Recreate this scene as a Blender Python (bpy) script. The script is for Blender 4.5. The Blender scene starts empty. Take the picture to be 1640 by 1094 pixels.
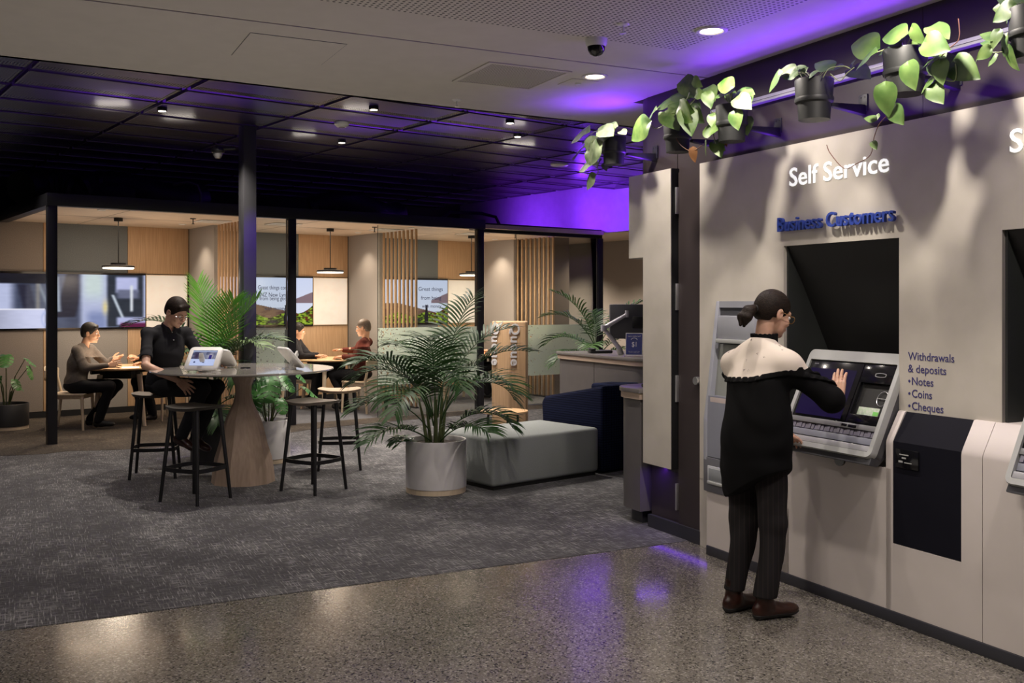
import bpy, bmesh, math, random
import numpy as np
from mathutils import Vector, Matrix
random.seed(7); np.random.seed(7)
PI = math.pi
SC = bpy.context.scene
COL = SC.collection

# ------------------------------------------------------------------ frames
WO = Vector((1.224, 6.19, 0)); WR = math.radians(-63.65)     # machine wall: x right along the wall, y into it
BO = Vector((-5.13, 10.98, 0)); BR = math.atan2(.603, .797)  # meeting booths: x along the front, y towards the back
def fw(o, r, x, y, z=0):
    return Vector((o.x + math.cos(r)*x - math.sin(r)*y, o.y + math.sin(r)*x + math.cos(r)*y, z))
def W(x, y, z=0): return fw(WO, WR, x, y, z)
def B(x, y, z=0): return fw(BO, BR, x, y, z)

# ------------------------------------------------------------------ camera
cd = bpy.data.cameras.new('camera'); cam = bpy.data.objects.new('camera', cd); COL.objects.link(cam)
cam.location = (0, 0, 1.58); cam.rotation_euler = (PI/2, 0, 0)
cd.sensor_width = 36; cd.lens = 36*1578/1640; cd.shift_y = -62/1640; cd.clip_start = .05
SC.camera = cam

# ------------------------------------------------------------------ world, lights, exposure
w = bpy.data.worlds.new('world'); SC.world = w; w.use_nodes = True
w.node_tree.nodes['Background'].inputs[0].default_value = (.9, .85, .8, 1)
w.node_tree.nodes['Background'].inputs[1].default_value = .035
SC.view_settings.view_transform = 'Standard'; SC.view_settings.look = 'None'
SC.view_settings.gamma = 1; SC.view_settings.exposure = 0.0; SC.view_settings.use_curve_mapping = False
SC.cycles.use_denoising = True
SC.cycles.max_bounces = 8; SC.cycles.transparent_max_bounces = 16
SC.cycles.sample_clamp_indirect = 4
WARM = (1, .80, .60); NEUT = (1, .90, .785); PURP = (.20, .03, 1.0)
def spot(loc, aim, e, col=WARM, size=90, blend=.6, rad=.03):
    l = bpy.data.lights.new('spot', 'SPOT'); l.energy = e; l.color = col
    l.spot_size = math.radians(size); l.spot_blend = blend; l.shadow_soft_size = rad
    o = bpy.data.objects.new('spot', l); COL.objects.link(o); o.location = loc
    d = Vector(aim) - Vector(loc); o.rotation_euler = d.to_track_quat('-Z', 'Y').to_euler(); return o
def area(loc, aim, e, sx, sy, col=WARM, spread=180):
    l = bpy.data.lights.new('area', 'AREA'); l.energy = e; l.color = col; l.shape = 'RECTANGLE'
    l.size = sx; l.size_y = sy; l.spread = math.radians(spread)
    o = bpy.data.objects.new('area', l); COL.objects.link(o); o.location = loc
    d = Vector(aim) - Vector(loc); o.rotation_euler = d.to_track_quat('-Z', 'Y').to_euler(); return o
# downlights washing the machine wall
for a, e in ((-1.65, 20), (-.446, 54), (.756, 60), (1.96, 68), (3.16, 60)):
    spot(W(a, -.55, 3.0), W(a, -.35, 0), e*1.08, NEUT, 168, .9, .028)
# downlights over the concrete walkway (in and behind the picture's near edge)
for a in (.9, 2.7, 4.5):
    for y, e in ((-2.7, 56), (-4.6, 20)):
        spot(W(a, y, 3.0), W(a, y+(1.3 if y > -3 else 0), 0), e*(.4 if a < 0 else 1), NEUT, 92, .8, .06)
# spots under the open mesh ceiling
for x, y, e in ((-2.3, 8.6, 200), (-.75, 9.4, 90), (-4.8, 8.6, 70), (-.1, 10.2, 240), (-1.25, 10.6, 260), (-3.4, 6.4, 5), (-1.2, 12.4, 300), (-5.6, 10.6, 50), (1.0, 12.2, 140), (-2.9, 9.6, 150)):
    spot((x, y, 3.36), (x, y, 0), e, NEUT, 105, .7, .04)
# lamps inside the booths: pendants, ceiling spots, wall grazers and added fills
for s, u in ((1.1, 1.4), (4.12, 1.4), (6.66, 1.4)):
    l = bpy.data.lights.new('pendant_light', 'AREA'); l.shape = 'DISK'; l.size = .34; l.energy = 24; l.color = (1, .84, .66)
    o = bpy.data.objects.new('pendant_light', l); COL.objects.link(o); o.location = B(s, u, 2.0)
for s, u, e in ((2.2, 2.1, 16), (4.85, 2.1, 16), (7.5, 2.1, 26), (.7, .7, 24), (3.4, .8, 20), (6.2, .8, 20), (1.9, 1.2, 16), (4.6, 1.1, 16), (7.3, 1.0, 16)):
    spot(B(s, u, 2.63), B(s + .04, u, 0), e*2, WARM, 105, .8, .03)
for s in (1.2, 3.9, 6.6):
    area(B(s, 1.2, 2.60), B(s, 1.4, 0), 18, 1.6, 1.6, WARM)
    area(B(s, 1.2, .9), B(s, 1.4, 3), 17, 1.2, 1.2, WARM)  # added upward fill, stands in for light bounced to the booth ceiling
# purple washers, some added without a fixture for hidden strips: wall-head, bulkhead, plenum, plinth
area(W(2.2, .085, 2.495), W(2.2, .0, 3.04), 7, 4.6, .03, PURP, 150)
area(W(2.3, .03, 2.83), W(2.3, -.55, 3.04), 15, 4.4, .03, PURP, 130)
area(W(-.75, .02, 2.495), W(-.75, -.2, 3.04), 3, .5, .03, PURP, 150)
spot(W(-1.12, .0, 2.7), W(-1.15, -.1, 3.04), 16, PURP, 130, .9, .03)
spot(B(7.3, .35, 2.86), B(8.33, -.1, 3.15), 120, PURP, 130, .9, .05)
spot(B(7.3, 1.7, 2.86), B(8.33, 1.7, 3.1), 80, PURP, 130, .9, .04)
spot(B(7.4, -.9, 3.3), B(8.33, -.8, 3.1), 50, PURP, 120, .9, .05)
spot(B(7.5, -.4, 2.86), B(7.5, -.8, 3.4), 60, PURP, 140, .9, .05)
spot(B(9.2, 2.6, 2.6), B(9.2, 2.6, 0), 300, WARM, 130, .9, .05)
spot(B(8.9, .8, 2.6), B(8.9, .8, 0), 300, WARM, 130, .9, .05)
for s, u, e in ((-3.6, -3.4, 45), (-.5, -4.2, 90), (-1, -2.5, 60), (2.5, -2.5, 70), (6, -2, 80), (1.5, .5, 30), (5, .5, 60)):
    area(B(s, u, 3.55), B(s, u, 5), e*.5, 2.4, .3, PURP, 170)
spot((-2.30, 9.72, 3.34), (-2.66, 10.06, 1.7), 260, PURP, 34, .9, .03)
spot((.3, 11.4, 3.34), (-1.0, 14.0, .8), 170, NEUT, 60, .9, .05)  # added spot without a fixture, brightens the frosted front glazing
spot((1.9, 12.6, 3.34), (.9, 15.5, .8), 150, NEUT, 60, .9, .05)  # second added spot, for the glazing farther right
area(W(-.66, .09, .44), W(-.66, .09, 0), .5, .3, .03, PURP, 170)
area(W(-.4, .07, .10), W(-.4, -.5, 0), .10, .7, .02, PURP, 170)
area(W(1.6, -3.2, 2.95), W(1.6, -3.2, 0), 26, 4, 2, NEUT)
area(W(-1.5, -5.5, 2.95), W(-1.5, -5.5, 0), 16, 4, 2, NEUT)
area(W(-.6, -3.0, .30), W(-.6, -3.0, 3), 16, 4, 3, NEUT)  # added upward fill near the floor, imitates bounce onto the white ceiling
spot(W(-.9, -2.0, 2.98), (-1.3, 8.5, .5), 75, NEUT, 60, .8, .25)  # general fill spot, added to light the fronts of pot, pedestal and stools

# ------------------------------------------------------------------ materials
MATS = {}
def mat(name, col, rough=.5, metal=0, var=0, vscale=8, stretch=(1, 1, 1), bump=0, bscale=60, emis=0, ecol=None, trans=0, spec=.5, col2=None, coat=0, sheen=0, detail=3, alpha=1):
    if name in MATS: return MATS[name]
    m = bpy.data.materials.new(name); m.use_nodes = True; MATS[name] = m
    nt = m.node_tree; N = nt.nodes; L = nt.links; p = N['Principled BSDF']
    p.inputs['Base Color'].default_value = (*col, 1); p.inputs['Roughness'].default_value = rough
    p.inputs['Metallic'].default_value = metal; p.inputs['Transmission Weight'].default_value = trans
    p.inputs['Specular IOR Level'].default_value = spec; p.inputs['Coat Weight'].default_value = coat
    p.inputs['Sheen Weight'].default_value = sheen; p.inputs['Alpha'].default_value = alpha
    if emis:
        p.inputs['Emission Color'].default_value = (*(ecol or col), 1); p.inputs['Emission Strength'].default_value = emis
    tc = N.new('ShaderNodeTexCoord'); mp = N.new('ShaderNodeMapping'); mp.inputs['Scale'].default_value = stretch
    L.new(tc.outputs['Object'], mp.inputs['Vector'])
    if not var and not col2: var = .04
    nz = N.new('ShaderNodeTexNoise'); nz.inputs['Scale'].default_value = vscale; nz.inputs['Detail'].default_value = detail
    L.new(mp.outputs[0], nz.inputs['Vector'])
    r = N.new('ShaderNodeValToRGB'); r.color_ramp.elements[0].position = .35; r.color_ramp.elements[1].position = .65
    c2 = col2 or tuple(min(1, c*(1+var)) for c in col); c1 = col if col2 else tuple(c*(1-var) for c in col)
    r.color_ramp.elements[0].color = (*c1, 1); r.color_ramp.elements[1].color = (*c2, 1)
    L.new(nz.outputs['Fac'], r.inputs[0]); L.new(r.outputs[0], p.inputs['Base Color'])
    if bump:
        n2 = N.new('ShaderNodeTexNoise'); n2.inputs['Scale'].default_value = bscale; L.new(mp.outputs[0], n2.inputs['Vector'])
        b = N.new('ShaderNodeBump'); b.inputs['Strength'].default_value = bump; b.inputs['Distance'].default_value = .01
        L.new(n2.outputs['Fac'], b.inputs['Height']); L.new(b.outputs[0], p.inputs['Normal'])
    return m

M = {}
M['concrete'] = m = mat('polished_concrete', (.30, .27, .235), .16, spec=.7, coat=.3)
def build_concrete(m):
    N = m.node_tree.nodes; L = m.node_tree.links; p = N['Principled BSDF']
    tc = N['Texture Coordinate']
    v = N.new('ShaderNodeTexVoronoi'); v.inputs['Scale'].default_value = 120; L.new(tc.outputs['Object'], v.inputs['Vector'])
    r = N.new('ShaderNodeValToRGB'); e = r.color_ramp.elements
    e[0].position = 0; e[0].color = (.03, .03, .03, 1); e[1].position = 1; e[1].color = (.30, .28, .25, 1)
    for pos, c in ((.10, (.05, .045, .04, 1)), (.14, (.145, .13, .11, 1)), (.8, (.175, .16, .14, 1)), (.9, (.27, .25, .22, 1))):
        x = e.new(pos); x.color = c
    s = N.new('ShaderNodeSeparateColor'); L.new(v.outputs['Color'], s.inputs[0]); L.new(s.outputs[0], r.inputs[0])
    v2 = N.new('ShaderNodeTexVoronoi'); v2.inputs['Scale'].default_value = 330; L.new(tc.outputs['Object'], v2.inputs['Vector'])
    s2 = N.new('ShaderNodeSeparateColor'); L.new(v2.outputs['Color'], s2.inputs[0])
    mr = N.new('ShaderNodeMapRange'); mr.inputs[1].default_value = .0; mr.inputs[2].default_value = 1; mr.inputs[3].default_value = .72; mr.inputs[4].default_value = 1.22
    L.new(s2.outputs[1], mr.inputs[0])
    nz = N.new('ShaderNodeTexNoise'); nz.inputs['Scale'].default_value = 1.7; nz.inputs['Detail'].default_value = 5; L.new(tc.outputs['Object'], nz.inputs['Vector'])
    mr2 = N.new('ShaderNodeMapRange'); mr2.inputs[1].default_value = .3; mr2.inputs[2].default_value = .7; mr2.inputs[3].default_value = .85; mr2.inputs[4].default_value = 1.12
    L.new(nz.outputs['Fac'], mr2.inputs[0])
    mu = N.new('ShaderNodeMath'); mu.operation = 'MULTIPLY'; L.new(mr.outputs[0], mu.inputs[0]); L.new(mr2.outputs[0], mu.inputs[1])
    mx = N.new('ShaderNodeVectorMath'); mx.operation = 'SCALE'; L.new(r.outputs[0], mx.inputs[0]); L.new(mu.outputs[0], mx.inputs['Scale'])
    L.new(mx.outputs[0], p.inputs['Base Color'])
    mr3 = N.new('ShaderNodeMapRange'); mr3.inputs[1].default_value = .3; mr3.inputs[2].default_value = .7; mr3.inputs[3].default_value = .10; mr3.inputs[4].default_value = .20
    L.new(nz.outputs['Fac'], mr3.inputs[0]); L.new(mr3.outputs[0], p.inputs['Roughness'])
build_concrete(m); m.node_tree.nodes['Principled BSDF'].inputs['Coat Roughness'].default_value = .16
def carpet(name, c1, c2, c3, sc=1.0):
    m = mat(name, c1, .95, spec=.1, sheen=.1)
    N = m.node_tree.nodes; L = m.node_tree.links; p = N['Principled BSDF']; tc = N['Texture Coordinate']
    outs = []
    for st, seed in (((9*sc, 120*sc, 1), 0), ((120*sc, 9*sc, 1), 5)):
        mp = N.new('ShaderNodeMapping'); mp.inputs['Scale'].default_value = st; mp.inputs['Location'].default_value = (seed, seed, 0)
        L.new(tc.outputs['Object'], mp.inputs['Vector'])
        n = N.new('ShaderNodeTexNoise'); n.inputs['Scale'].default_value = 1; n.inputs['Detail'].default_value = 2; L.new(mp.outputs[0], n.inputs['Vector'])
        outs.append(n.outputs['Fac'])
    mx = N.new('ShaderNodeMath'); mx.operation = 'MAXIMUM'; L.new(outs[0], mx.inputs[0]); L.new(outs[1], mx.inputs[1])
    n = N.new('ShaderNodeTexNoise'); n.inputs['Scale'].default_value = 2.2; n.inputs['Detail'].default_value = 4; L.new(tc.outputs['Object'], n.inputs['Vector'])
    ad = N.new('ShaderNodeMath'); ad.operation = 'MULTIPLY_ADD'; L.new(n.outputs['Fac'], ad.inputs[0]); ad.inputs[1].default_value = .35; L.new(mx.outputs[0], ad.inputs[2])
    r = N.new('ShaderNodeValToRGB'); e = r.color_ramp.elements
    e[0].position = .66; e[0].color = (*c1, 1); e[1].position = .90; e[1].color = (*c3, 1); x = e.new(.77); x.color = (*c2, 1)
    L.new(ad.outputs[0], r.inputs[0]); L.new(r.outputs[0], p.inputs['Base Color'])
    b = N.new('ShaderNodeBump'); b.inputs['Strength'].default_value = .5; b.inputs['Distance'].default_value = .004
    n3 = N.new('ShaderNodeTexNoise'); n3.inputs['Scale'].default_value = 260; L.new(tc.outputs['Object'], n3.inputs['Vector'])
    L.new(n3.outputs['Fac'], b.inputs['Height']); L.new(b.outputs[0], p.inputs['Normal'])
    return m
M['carpet'] = carpet('grey_carpet', (.055, .053, .058), (.105, .103, .107), (.31, .305, .30))
M['carpet_brown'] = carpet('brown_carpet', (.035, .028, .022), (.07, .055, .042), (.16, .13, .10))
M['carpet_blue'] = carpet('slate_carpet', (.09, .095, .11), (.12, .125, .14), (.17, .175, .185))
M['ceiling'] = mat('ceiling_paint', (.62, .58, .53), .9, var=.02)
def dots(name, base, hole, sx, sy, rad, alpha_holes=False, rough=.6, metal=0):
    m = mat(name, base, rough, metal)
    N = m.node_tree.nodes; L = m.node_tree.links; p = N['Principled BSDF']; tc = N['Texture Coordinate']
    mp = N.new('ShaderNodeMapping'); mp.inputs['Scale'].default_value = (sx, sy, 1); L.new(tc.outputs['Object'], mp.inputs['Vector'])
    fr = N.new('ShaderNodeVectorMath'); fr.operation = 'FRACTION'; L.new(mp.outputs[0], fr.inputs[0])
    sb = N.new('ShaderNodeVectorMath'); sb.operation = 'SUBTRACT'; L.new(fr.outputs[0], sb.inputs[0]); sb.inputs[1].default_value = (.5, .5, 0)
    ml = N.new('ShaderNodeVectorMath'); ml.operation = 'MULTIPLY'; L.new(sb.outputs[0], ml.inputs[0]); ml.inputs[1].default_value = (1, 1, 0)
    ln = N.new('ShaderNodeVectorMath'); ln.operation = 'LENGTH'; L.new(ml.outputs[0], ln.inputs[0])
    lt = N.new('ShaderNodeMath'); lt.operation = 'LESS_THAN'; L.new(ln.outputs['Value'], lt.inputs[0]); lt.inputs[1].default_value = rad
    if alpha_holes:
        iv = N.new('ShaderNodeMath'); iv.operation = 'SUBTRACT'; iv.inputs[0].default_value = 1; L.new(lt.outputs[0], iv.inputs[1]); L.new(iv.outputs[0], p.inputs['Alpha'])
    else:
        mx = N.new('ShaderNodeMix'); mx.data_type = 'RGBA'; L.new(lt.outputs[0], mx.inputs[0]); mx.inputs[6].default_value = (*base, 1); mx.inputs[7].default_value = (*hole, 1)
        L.new(mx.outputs[2], p.inputs['Base Color'])
    return m
M['perf'] = dots('perforated_plasterboard', (.62, .58, .53), (.06, .055, .05), 33, 33, .26)
M['mesh'] = dots('ceiling_mesh', (.03, .028, .03), (0, 0, 0), 42, 28, .30, True, .35, .6)
M['vent'] = dots('vent_grille', (.5, .47, .43), (.1, .09, .08), 60, 60, .3)
M['black'] = mat('black_metal', (.018, .018, .02), .45, .3)
M['frame'] = mat('booth_frame_black', (.02, .02, .025), .4, .2)
M['plenum'] = mat('plenum_paint', (.16, .15, .15), .8)
M['farblack'] = mat('black_paint', (.02, .02, .022), .8)
M['dkwall'] = mat('dark_aubergine_laminate', (.050, .039, .040), .42, spec=.35, var=.03)
M['plaster'] = mat('pale_polished_plaster', (.56, .52, .455), .55, col2=(.62, .575, .51), vscale=5, detail=6, bump=.04, bscale=9)
M['fascia'] = mat('white_fascia', (.66, .60, .57), .5, var=.015)
M['plinth'] = mat('charcoal_plinth', (.035, .035, .045), .45)
M['silver'] = mat('silver_metal', (.62, .62, .63), .3, .85)
M['alu'] = mat('aluminium', (.75, .75, .77), .3, .9)
M['greyplastic'] = mat('grey_machine_plastic', (.25, .26, .31), .42)
M['ltgrey'] = mat('light_grey_plastic', (.44, .45, .44), .4)
M['dkgrey'] = mat('dark_grey_plastic', (.07, .07, .08), .4)
M['gblack'] = mat('gloss_black', (.008, .008, .01), .12)
M['mblack'] = mat('matt_black_recess', (.012, .012, .012), .6)
M['navypanel'] = mat('navy_steel', (.010, .010, .016), .6, spec=.08)
M['wood'] = mat('oak_veneer', (.50, .32, .18), .5, col2=(.60, .40, .235), vscale=3, stretch=(22, 22, 1), detail=6, bump=.05, bscale=20)
M['woodpale'] = mat('pale_ash_wood', (.62, .50, .36), .5, col2=(.70, .57, .42), vscale=3, stretch=(18, 18, 1.5), detail=5)
M['woodtop'] = mat('oak_tabletop', (.60, .38, .20), .35, col2=(.68, .45, .25), vscale=3, stretch=(2, 20, 2), detail=5)
M['woodceil'] = mat('booth_ceiling_ply', (.66, .53, .40), .5, col2=(.72, .58, .44), vscale=2, stretch=(2, 14, 1), detail=4)
M['pedestal'] = mat('limed_oak', (.40, .29, .22), .5, col2=(.47, .35, .27), vscale=3, stretch=(16, 16, 1.2), detail=6)
M['tabletop'] = mat('taupe_gloss_top', (.33, .31, .28), .08, coat=.5)
M['felt'] = mat('grey_acoustic_felt', (.30, .28, .26), .95, col2=(.38, .36, .34), vscale=120, spec=.1)
M['feltblue'] = mat('slate_acoustic_felt', (.15, .17, .185), .95, col2=(.21, .23, .24), vscale=120, spec=.1)
M['feltbrown'] = mat('taupe_acoustic_felt', (.24, .205, .18), .95, col2=(.31, .27, .24), vscale=120, spec=.1)
M['bulk'] = mat('bulkhead_paint', (.5, .48, .46), .7)
M['glass'] = mat('clear_glass', (1, 1, 1), .0, trans=0, alpha=.10, spec=1.0)
def glassy(m):
    N = m.node_tree.nodes; L = m.node_tree.links
    for n in list(N):
        if n.type not in ('OUTPUT_MATERIAL',): N.remove(n)
    o = [n for n in N if n.type == 'OUTPUT_MATERIAL'][0]
    t = N.new('ShaderNodeBsdfTransparent'); t.inputs[0].default_value = (.93, .95, .94, 1)
    g = N.new('ShaderNodeBsdfGlossy'); g.inputs['Roughness'].default_value = .0
    f = N.new('ShaderNodeFresnel'); f.inputs[0].default_value = 1.5
    x = N.new('ShaderNodeMixShader'); L.new(f.outputs[0], x.inputs[0]); L.new(t.outputs[0], x.inputs[1]); L.new(g.outputs[0], x.inputs[2]); L.new(x.outputs[0], o.inputs[0])
glassy(M['glass'])
def frosted():
    m = mat('frosted_film', (.50, .56, .46), .7)
    N = m.node_tree.nodes; L = m.node_tree.links; p = N['Principled BSDF']; tc = N['Texture Coordinate']
    mp = N.new('ShaderNodeMapping'); mp.inputs['Scale'].default_value = (38, 38, 30); L.new(tc.outputs['Object'], mp.inputs['Vector'])
    n = N.new('ShaderNodeTexNoise'); n.inputs['Scale'].default_value = 1; n.inputs['Detail'].default_value = 1.5; L.new(mp.outputs[0], n.inputs['Vector'])
    sx = N.new('ShaderNodeSeparateXYZ'); L.new(tc.outputs['Object'], sx.inputs[0])
    # density of the cut-out flecks varies along the pane
    mr = N.new('ShaderNodeMapRange'); mr.inputs[1].default_value = 0; mr.inputs[2].default_value = .55; mr.inputs[3].default_value = .575; mr.inputs[4].default_value = .72
    L.new(sx.outputs[0], mr.inputs[0])
    lt = N.new('ShaderNodeMath'); lt.operation = 'LESS_THAN'; L.new(n.outputs['Fac'], lt.inputs[0]); L.new(mr.outputs[0], lt.inputs[1])
    md = N.new('ShaderNodeMath'); md.operation = 'MULTIPLY'; L.new(lt.outputs[0], md.inputs[0]); md.inputs[1].default_value = .93
    L.new(md.outputs[0], p.inputs['Alpha'])
    o = [x for x in N if x.type == 'OUTPUT_MATERIAL'][0]
    df = N.new('ShaderNodeBsdfDiffuse'); df.inputs[0].default_value = (.82, .90, .80, 1); tl = N.new('ShaderNodeBsdfTranslucent'); tl.inputs[0].default_value = (.86, .92, .80, 1)
    m1 = N.new('ShaderNodeMixShader'); m1.inputs[0].default_value = .5; L.new(df.outputs[0], m1.inputs[1]); L.new(tl.outputs[0], m1.inputs[2])
    tr = N.new('ShaderNodeBsdfTransparent'); m2 = N.new('ShaderNodeMixShader'); L.new(md.outputs[0], m2.inputs[0]); L.new(tr.outputs[0], m2.inputs[1]); L.new(m1.outputs[0], m2.inputs[2]); L.new(m2.outputs[0], o.inputs[0])
    return m
M['frost'] = frosted()
M['ottoman'] = mat('sage_wool', (.27, .29, .285), .95, col2=(.31, .33, .325), vscale=160, spec=.1, bump=.2, bscale=300)
def weave():
    m = mat('navy_grid_fabric', (.018, .026, .075), .9, spec=.1)
    N = m.node_tree.nodes; L = m.node_tree.links; p = N['Principled BSDF']; tc = N['Texture Coordinate']
    a = N.new('ShaderNodeTexBrick'); a.inputs['Scale'].default_value = 18; a.offset = 0
    a.inputs['Color1'].default_value = (.012, .016, .045, 1); a.inputs['Color2'].default_value = (.010, .013, .038, 1); a.inputs['Mortar'].default_value = (.004, .005, .016, 1)
    a.inputs['Mortar Size'].default_value = .06; a.inputs['Brick Width'].default_value = .6; a.inputs['Row Height'].default_value = .4
    mp = N.new('ShaderNodeMapping'); mp.inputs['Rotation'].default_value = (PI/2, 0, 0); L.new(tc.outputs['Object'], mp.inputs[0]); L.new(mp.outputs[0], a.inputs['Vector']); L.new(a.outputs['Color'], p.inputs['Base Color'])
    return m
M['navyfab'] = weave()
M['whitepot'] = mat('white_glazed_pot', (.66, .64, .65), .35)
M['blackpot'] = mat('black_matt_pot', (.022, .022, .024), .5)
M['hangpot'] = mat('charcoal_plastic_pot', (.016, .017, .017), .5)
M['soil'] = mat('potting_soil', (.02, .014, .01), .95, col2=(.05, .035, .025), vscale=50, bump=.8, bscale=60)
M['palm'] = mat('palm_leaf', (.022, .06, .018), .45, col2=(.04, .10, .025), vscale=6)
M['palmlit'] = mat('lit_palm_leaf', (.08, .26, .02), .4, col2=(.14, .38, .035), vscale=6)  # brighter copy of the palm leaf, lit fronds put into the colour
M['stem'] = mat('palm_stem', (.07, .10, .03), .5, col2=(.11, .13, .05), vscale=12)
M['monstera'] = mat('monstera_leaf', (.035, .12, .03), .35, col2=(.07, .19, .05), vscale=9)
M['pothos'] = mat('pothos_leaf', (.05, .12, .02), .45, col2=(.15, .23, .06), vscale=14, detail=4)
M['philo'] = mat('heartleaf', (.05, .11, .022), .45, col2=(.11, .18, .045), vscale=10)
M['silverleaf'] = mat('silvery_leaf', (.11, .16, .075), .45, col2=(.24, .29, .17), vscale=16)
M['vine'] = mat('vine_stem', (.30, .36, .14), .5)
M['dryvine'] = mat('brown_vine_stem', (.16, .06, .03), .6)
M['dryleaf'] = mat('withered_leaf', (.25, .11, .04), .7)
M['white'] = mat('white_plastic', (.75, .74, .72), .3)
M['lens'] = mat('lit_lens', (1, .9, .75), .3, emis=12, ecol=(1, .86, .68))
M['lensdim'] = mat('lit_lens_dim', (1, .9, .75), .3, emis=5, ecol=(1, .84, .6))
M['ring'] = mat('pendant_diffuser', (1, .9, .8), .3, emis=5, ecol=(1, .84, .66))
M['lightbox'] = mat('lit_white_board', (.85, .82, .78), .4, emis=.18, ecol=(1, .92, .82))
M['signwhite'] = mat('lit_letter', (.6, .6, .6), .5, emis=.85, ecol=(1, .99, .97))
M['signnavy'] = mat('navy_letter', (.035, .07, .36), .4)
M['inknavy'] = mat('navy_vinyl', (.055, .05, .19), .5)
M['letter'] = mat('white_letter', (.8, .78, .8), .4)
M['screenink'] = mat('screen_ink', (.02, .03, .10), .5, emis=.06, ecol=(.05, .07, .2))
M['atmscreen'] = mat('atm_screen', (.012, .010, .03), .09, emis=.03, ecol=(.10, .06, .36))
M['paper'] = mat('paper', (.8, .78, .74), .7)
M['skin'] = mat('skin_light', (.56, .33, .23), .5, var=.05, vscale=25)
M['skin'].node_tree.nodes['Principled BSDF'].inputs['Subsurface Weight'].default_value = .08
M['skin2'] = mat('skin_tan', (.50, .27, .16), .5, var=.05, vscale=25)
M['lips'] = mat('lips', (.40, .16, .12), .5)
M['eyew'] = mat('eye', (.75, .72, .68), .2)
M['iris'] = mat('iris', (.02, .012, .008), .2)
M['hairdk'] = mat('dark_brown_hair', (.009, .006, .005), .6, col2=(.022, .014, .010), vscale=4, stretch=(40, 6, 40), bump=.25, bscale=5, spec=.14)
M['hairbk'] = mat('black_hair', (.008, .007, .006), .6, spec=.25, col2=(.02, .015, .012), vscale=4, stretch=(30, 4, 30), bump=.3, bscale=5)
M['hairrd'] = mat('greying_brown_hair', (.07, .045, .03), .5, col2=(.12, .085, .06), vscale=4, stretch=(30, 4, 30), bump=.4, bscale=5)
M['shirtbk'] = mat('black_cotton', (.016, .016, .019), .9, spec=.2, var=.1)
M['blouse'] = mat('black_viscose', (.0045, .0045, .005), .85, spec=.12)
M['trousers'] = mat('black_twill', (.010, .010, .012), .9, spec=.2)
M['sweater'] = mat('taupe_knit', (.15, .13, .115), .95, spec=.1, var=.1, vscale=60)
M['maroon'] = mat('maroon_wool', (.10, .028, .022), .9, spec=.1, var=.1)
M['greytop'] = mat('grey_knit', (.11, .10, .10), .95, spec=.1)
M['boot'] = mat('brown_leather', (.018, .007, .005), .3, col2=(.04, .013, .008), vscale=20)
M['bootsole'] = mat('black_rubber', (.012, .011, .011), .6)
M['tortoise'] = mat('tortoiseshell', (.18, .09, .03), .2, col2=(.30, .17, .06), vscale=60)
def pinstripe():
    m = mat('pinstripe_wool', (.022, .02, .021), .9, spec=.15)
    N = m.node_tree.nodes; L = m.node_tree.links; p = N['Principled BSDF']; tc = N['Texture Coordinate']
    wv = N.new('ShaderNodeTexWave'); wv.inputs['Scale'].default_value = 18; wv.bands_direction = 'DIAGONAL'; wv.inputs['Distortion'].default_value = .2
    mp = N.new('ShaderNodeMapping'); mp.inputs['Scale'].default_value = (1, 1, .0); L.new(tc.outputs['Object'], mp.inputs[0]); L.new(mp.outputs[0], wv.inputs['Vector'])
    r = N.new('ShaderNodeValToRGB'); r.color_ramp.elements[0].position = .9; r.color_ramp.elements[0].color = (.02, .018, .019, 1); r.color_ramp.elements[1].color = (.035, .028, .028, 1)
    L.new(wv.outputs['Fac'], r.inputs[0]); L.new(r.outputs[0], p.inputs['Base Color']); return m
M['pinstripe'] = pinstripe()
def sprig():
    m = mat('cream_sprigged_cotton', (.68, .60, .52), .9, spec=.1)
    N = m.node_tree.nodes; L = m.node_tree.links; p = N['Principled BSDF']; tc = N['Texture Coordinate']
    v = N.new('ShaderNodeTexVoronoi'); v.inputs['Scale'].default_value = 21; v.inputs['Randomness'].default_value = 1; L.new(tc.outputs['Object'], v.inputs['Vector'])
    n = N.new('ShaderNodeTexNoise'); n.inputs['Scale'].default_value = 260; L.new(tc.outputs['Object'], n.inputs['Vector'])
    ad = N.new('ShaderNodeMath'); ad.operation = 'MULTIPLY_ADD'; L.new(n.outputs['Fac'], ad.inputs[0]); ad.inputs[1].default_value = .45; L.new(v.outputs['Distance'], ad.inputs[2])
    lt = N.new('ShaderNodeMath'); lt.operation = 'LESS_THAN'; L.new(ad.outputs[0], lt.inputs[0]); lt.inputs[1].default_value = .35
    mx = N.new('ShaderNodeMix'); mx.data_type = 'RGBA'; L.new(lt.outputs[0], mx.inputs[0]); mx.inputs[6].default_value = (.68, .60, .52, 1); mx.inputs[7].default_value = (.10, .07, .07, 1)
    L.new(mx.outputs[2], p.inputs['Base Color']); return m
M['sprig'] = sprig()

def vcol_mat(name, strength, rough=.25):
    m = bpy.data.materials.new(name); m.use_nodes = True; N = m.node_tree.nodes; L = m.node_tree.links; p = N['Principled BSDF']
    a = N.new('ShaderNodeVertexColor'); a.layer_name = 'picture'; L.new(a.outputs[0], p.inputs['Emission Color']); p.inputs['Emission Strength'].default_value = strength
    p.inputs['Base Color'].default_value = (.01, .01, .01, 1); p.inputs['Roughness'].default_value = rough; return m
M['picture'] = vcol_mat('screen_picture', .95)

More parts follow.
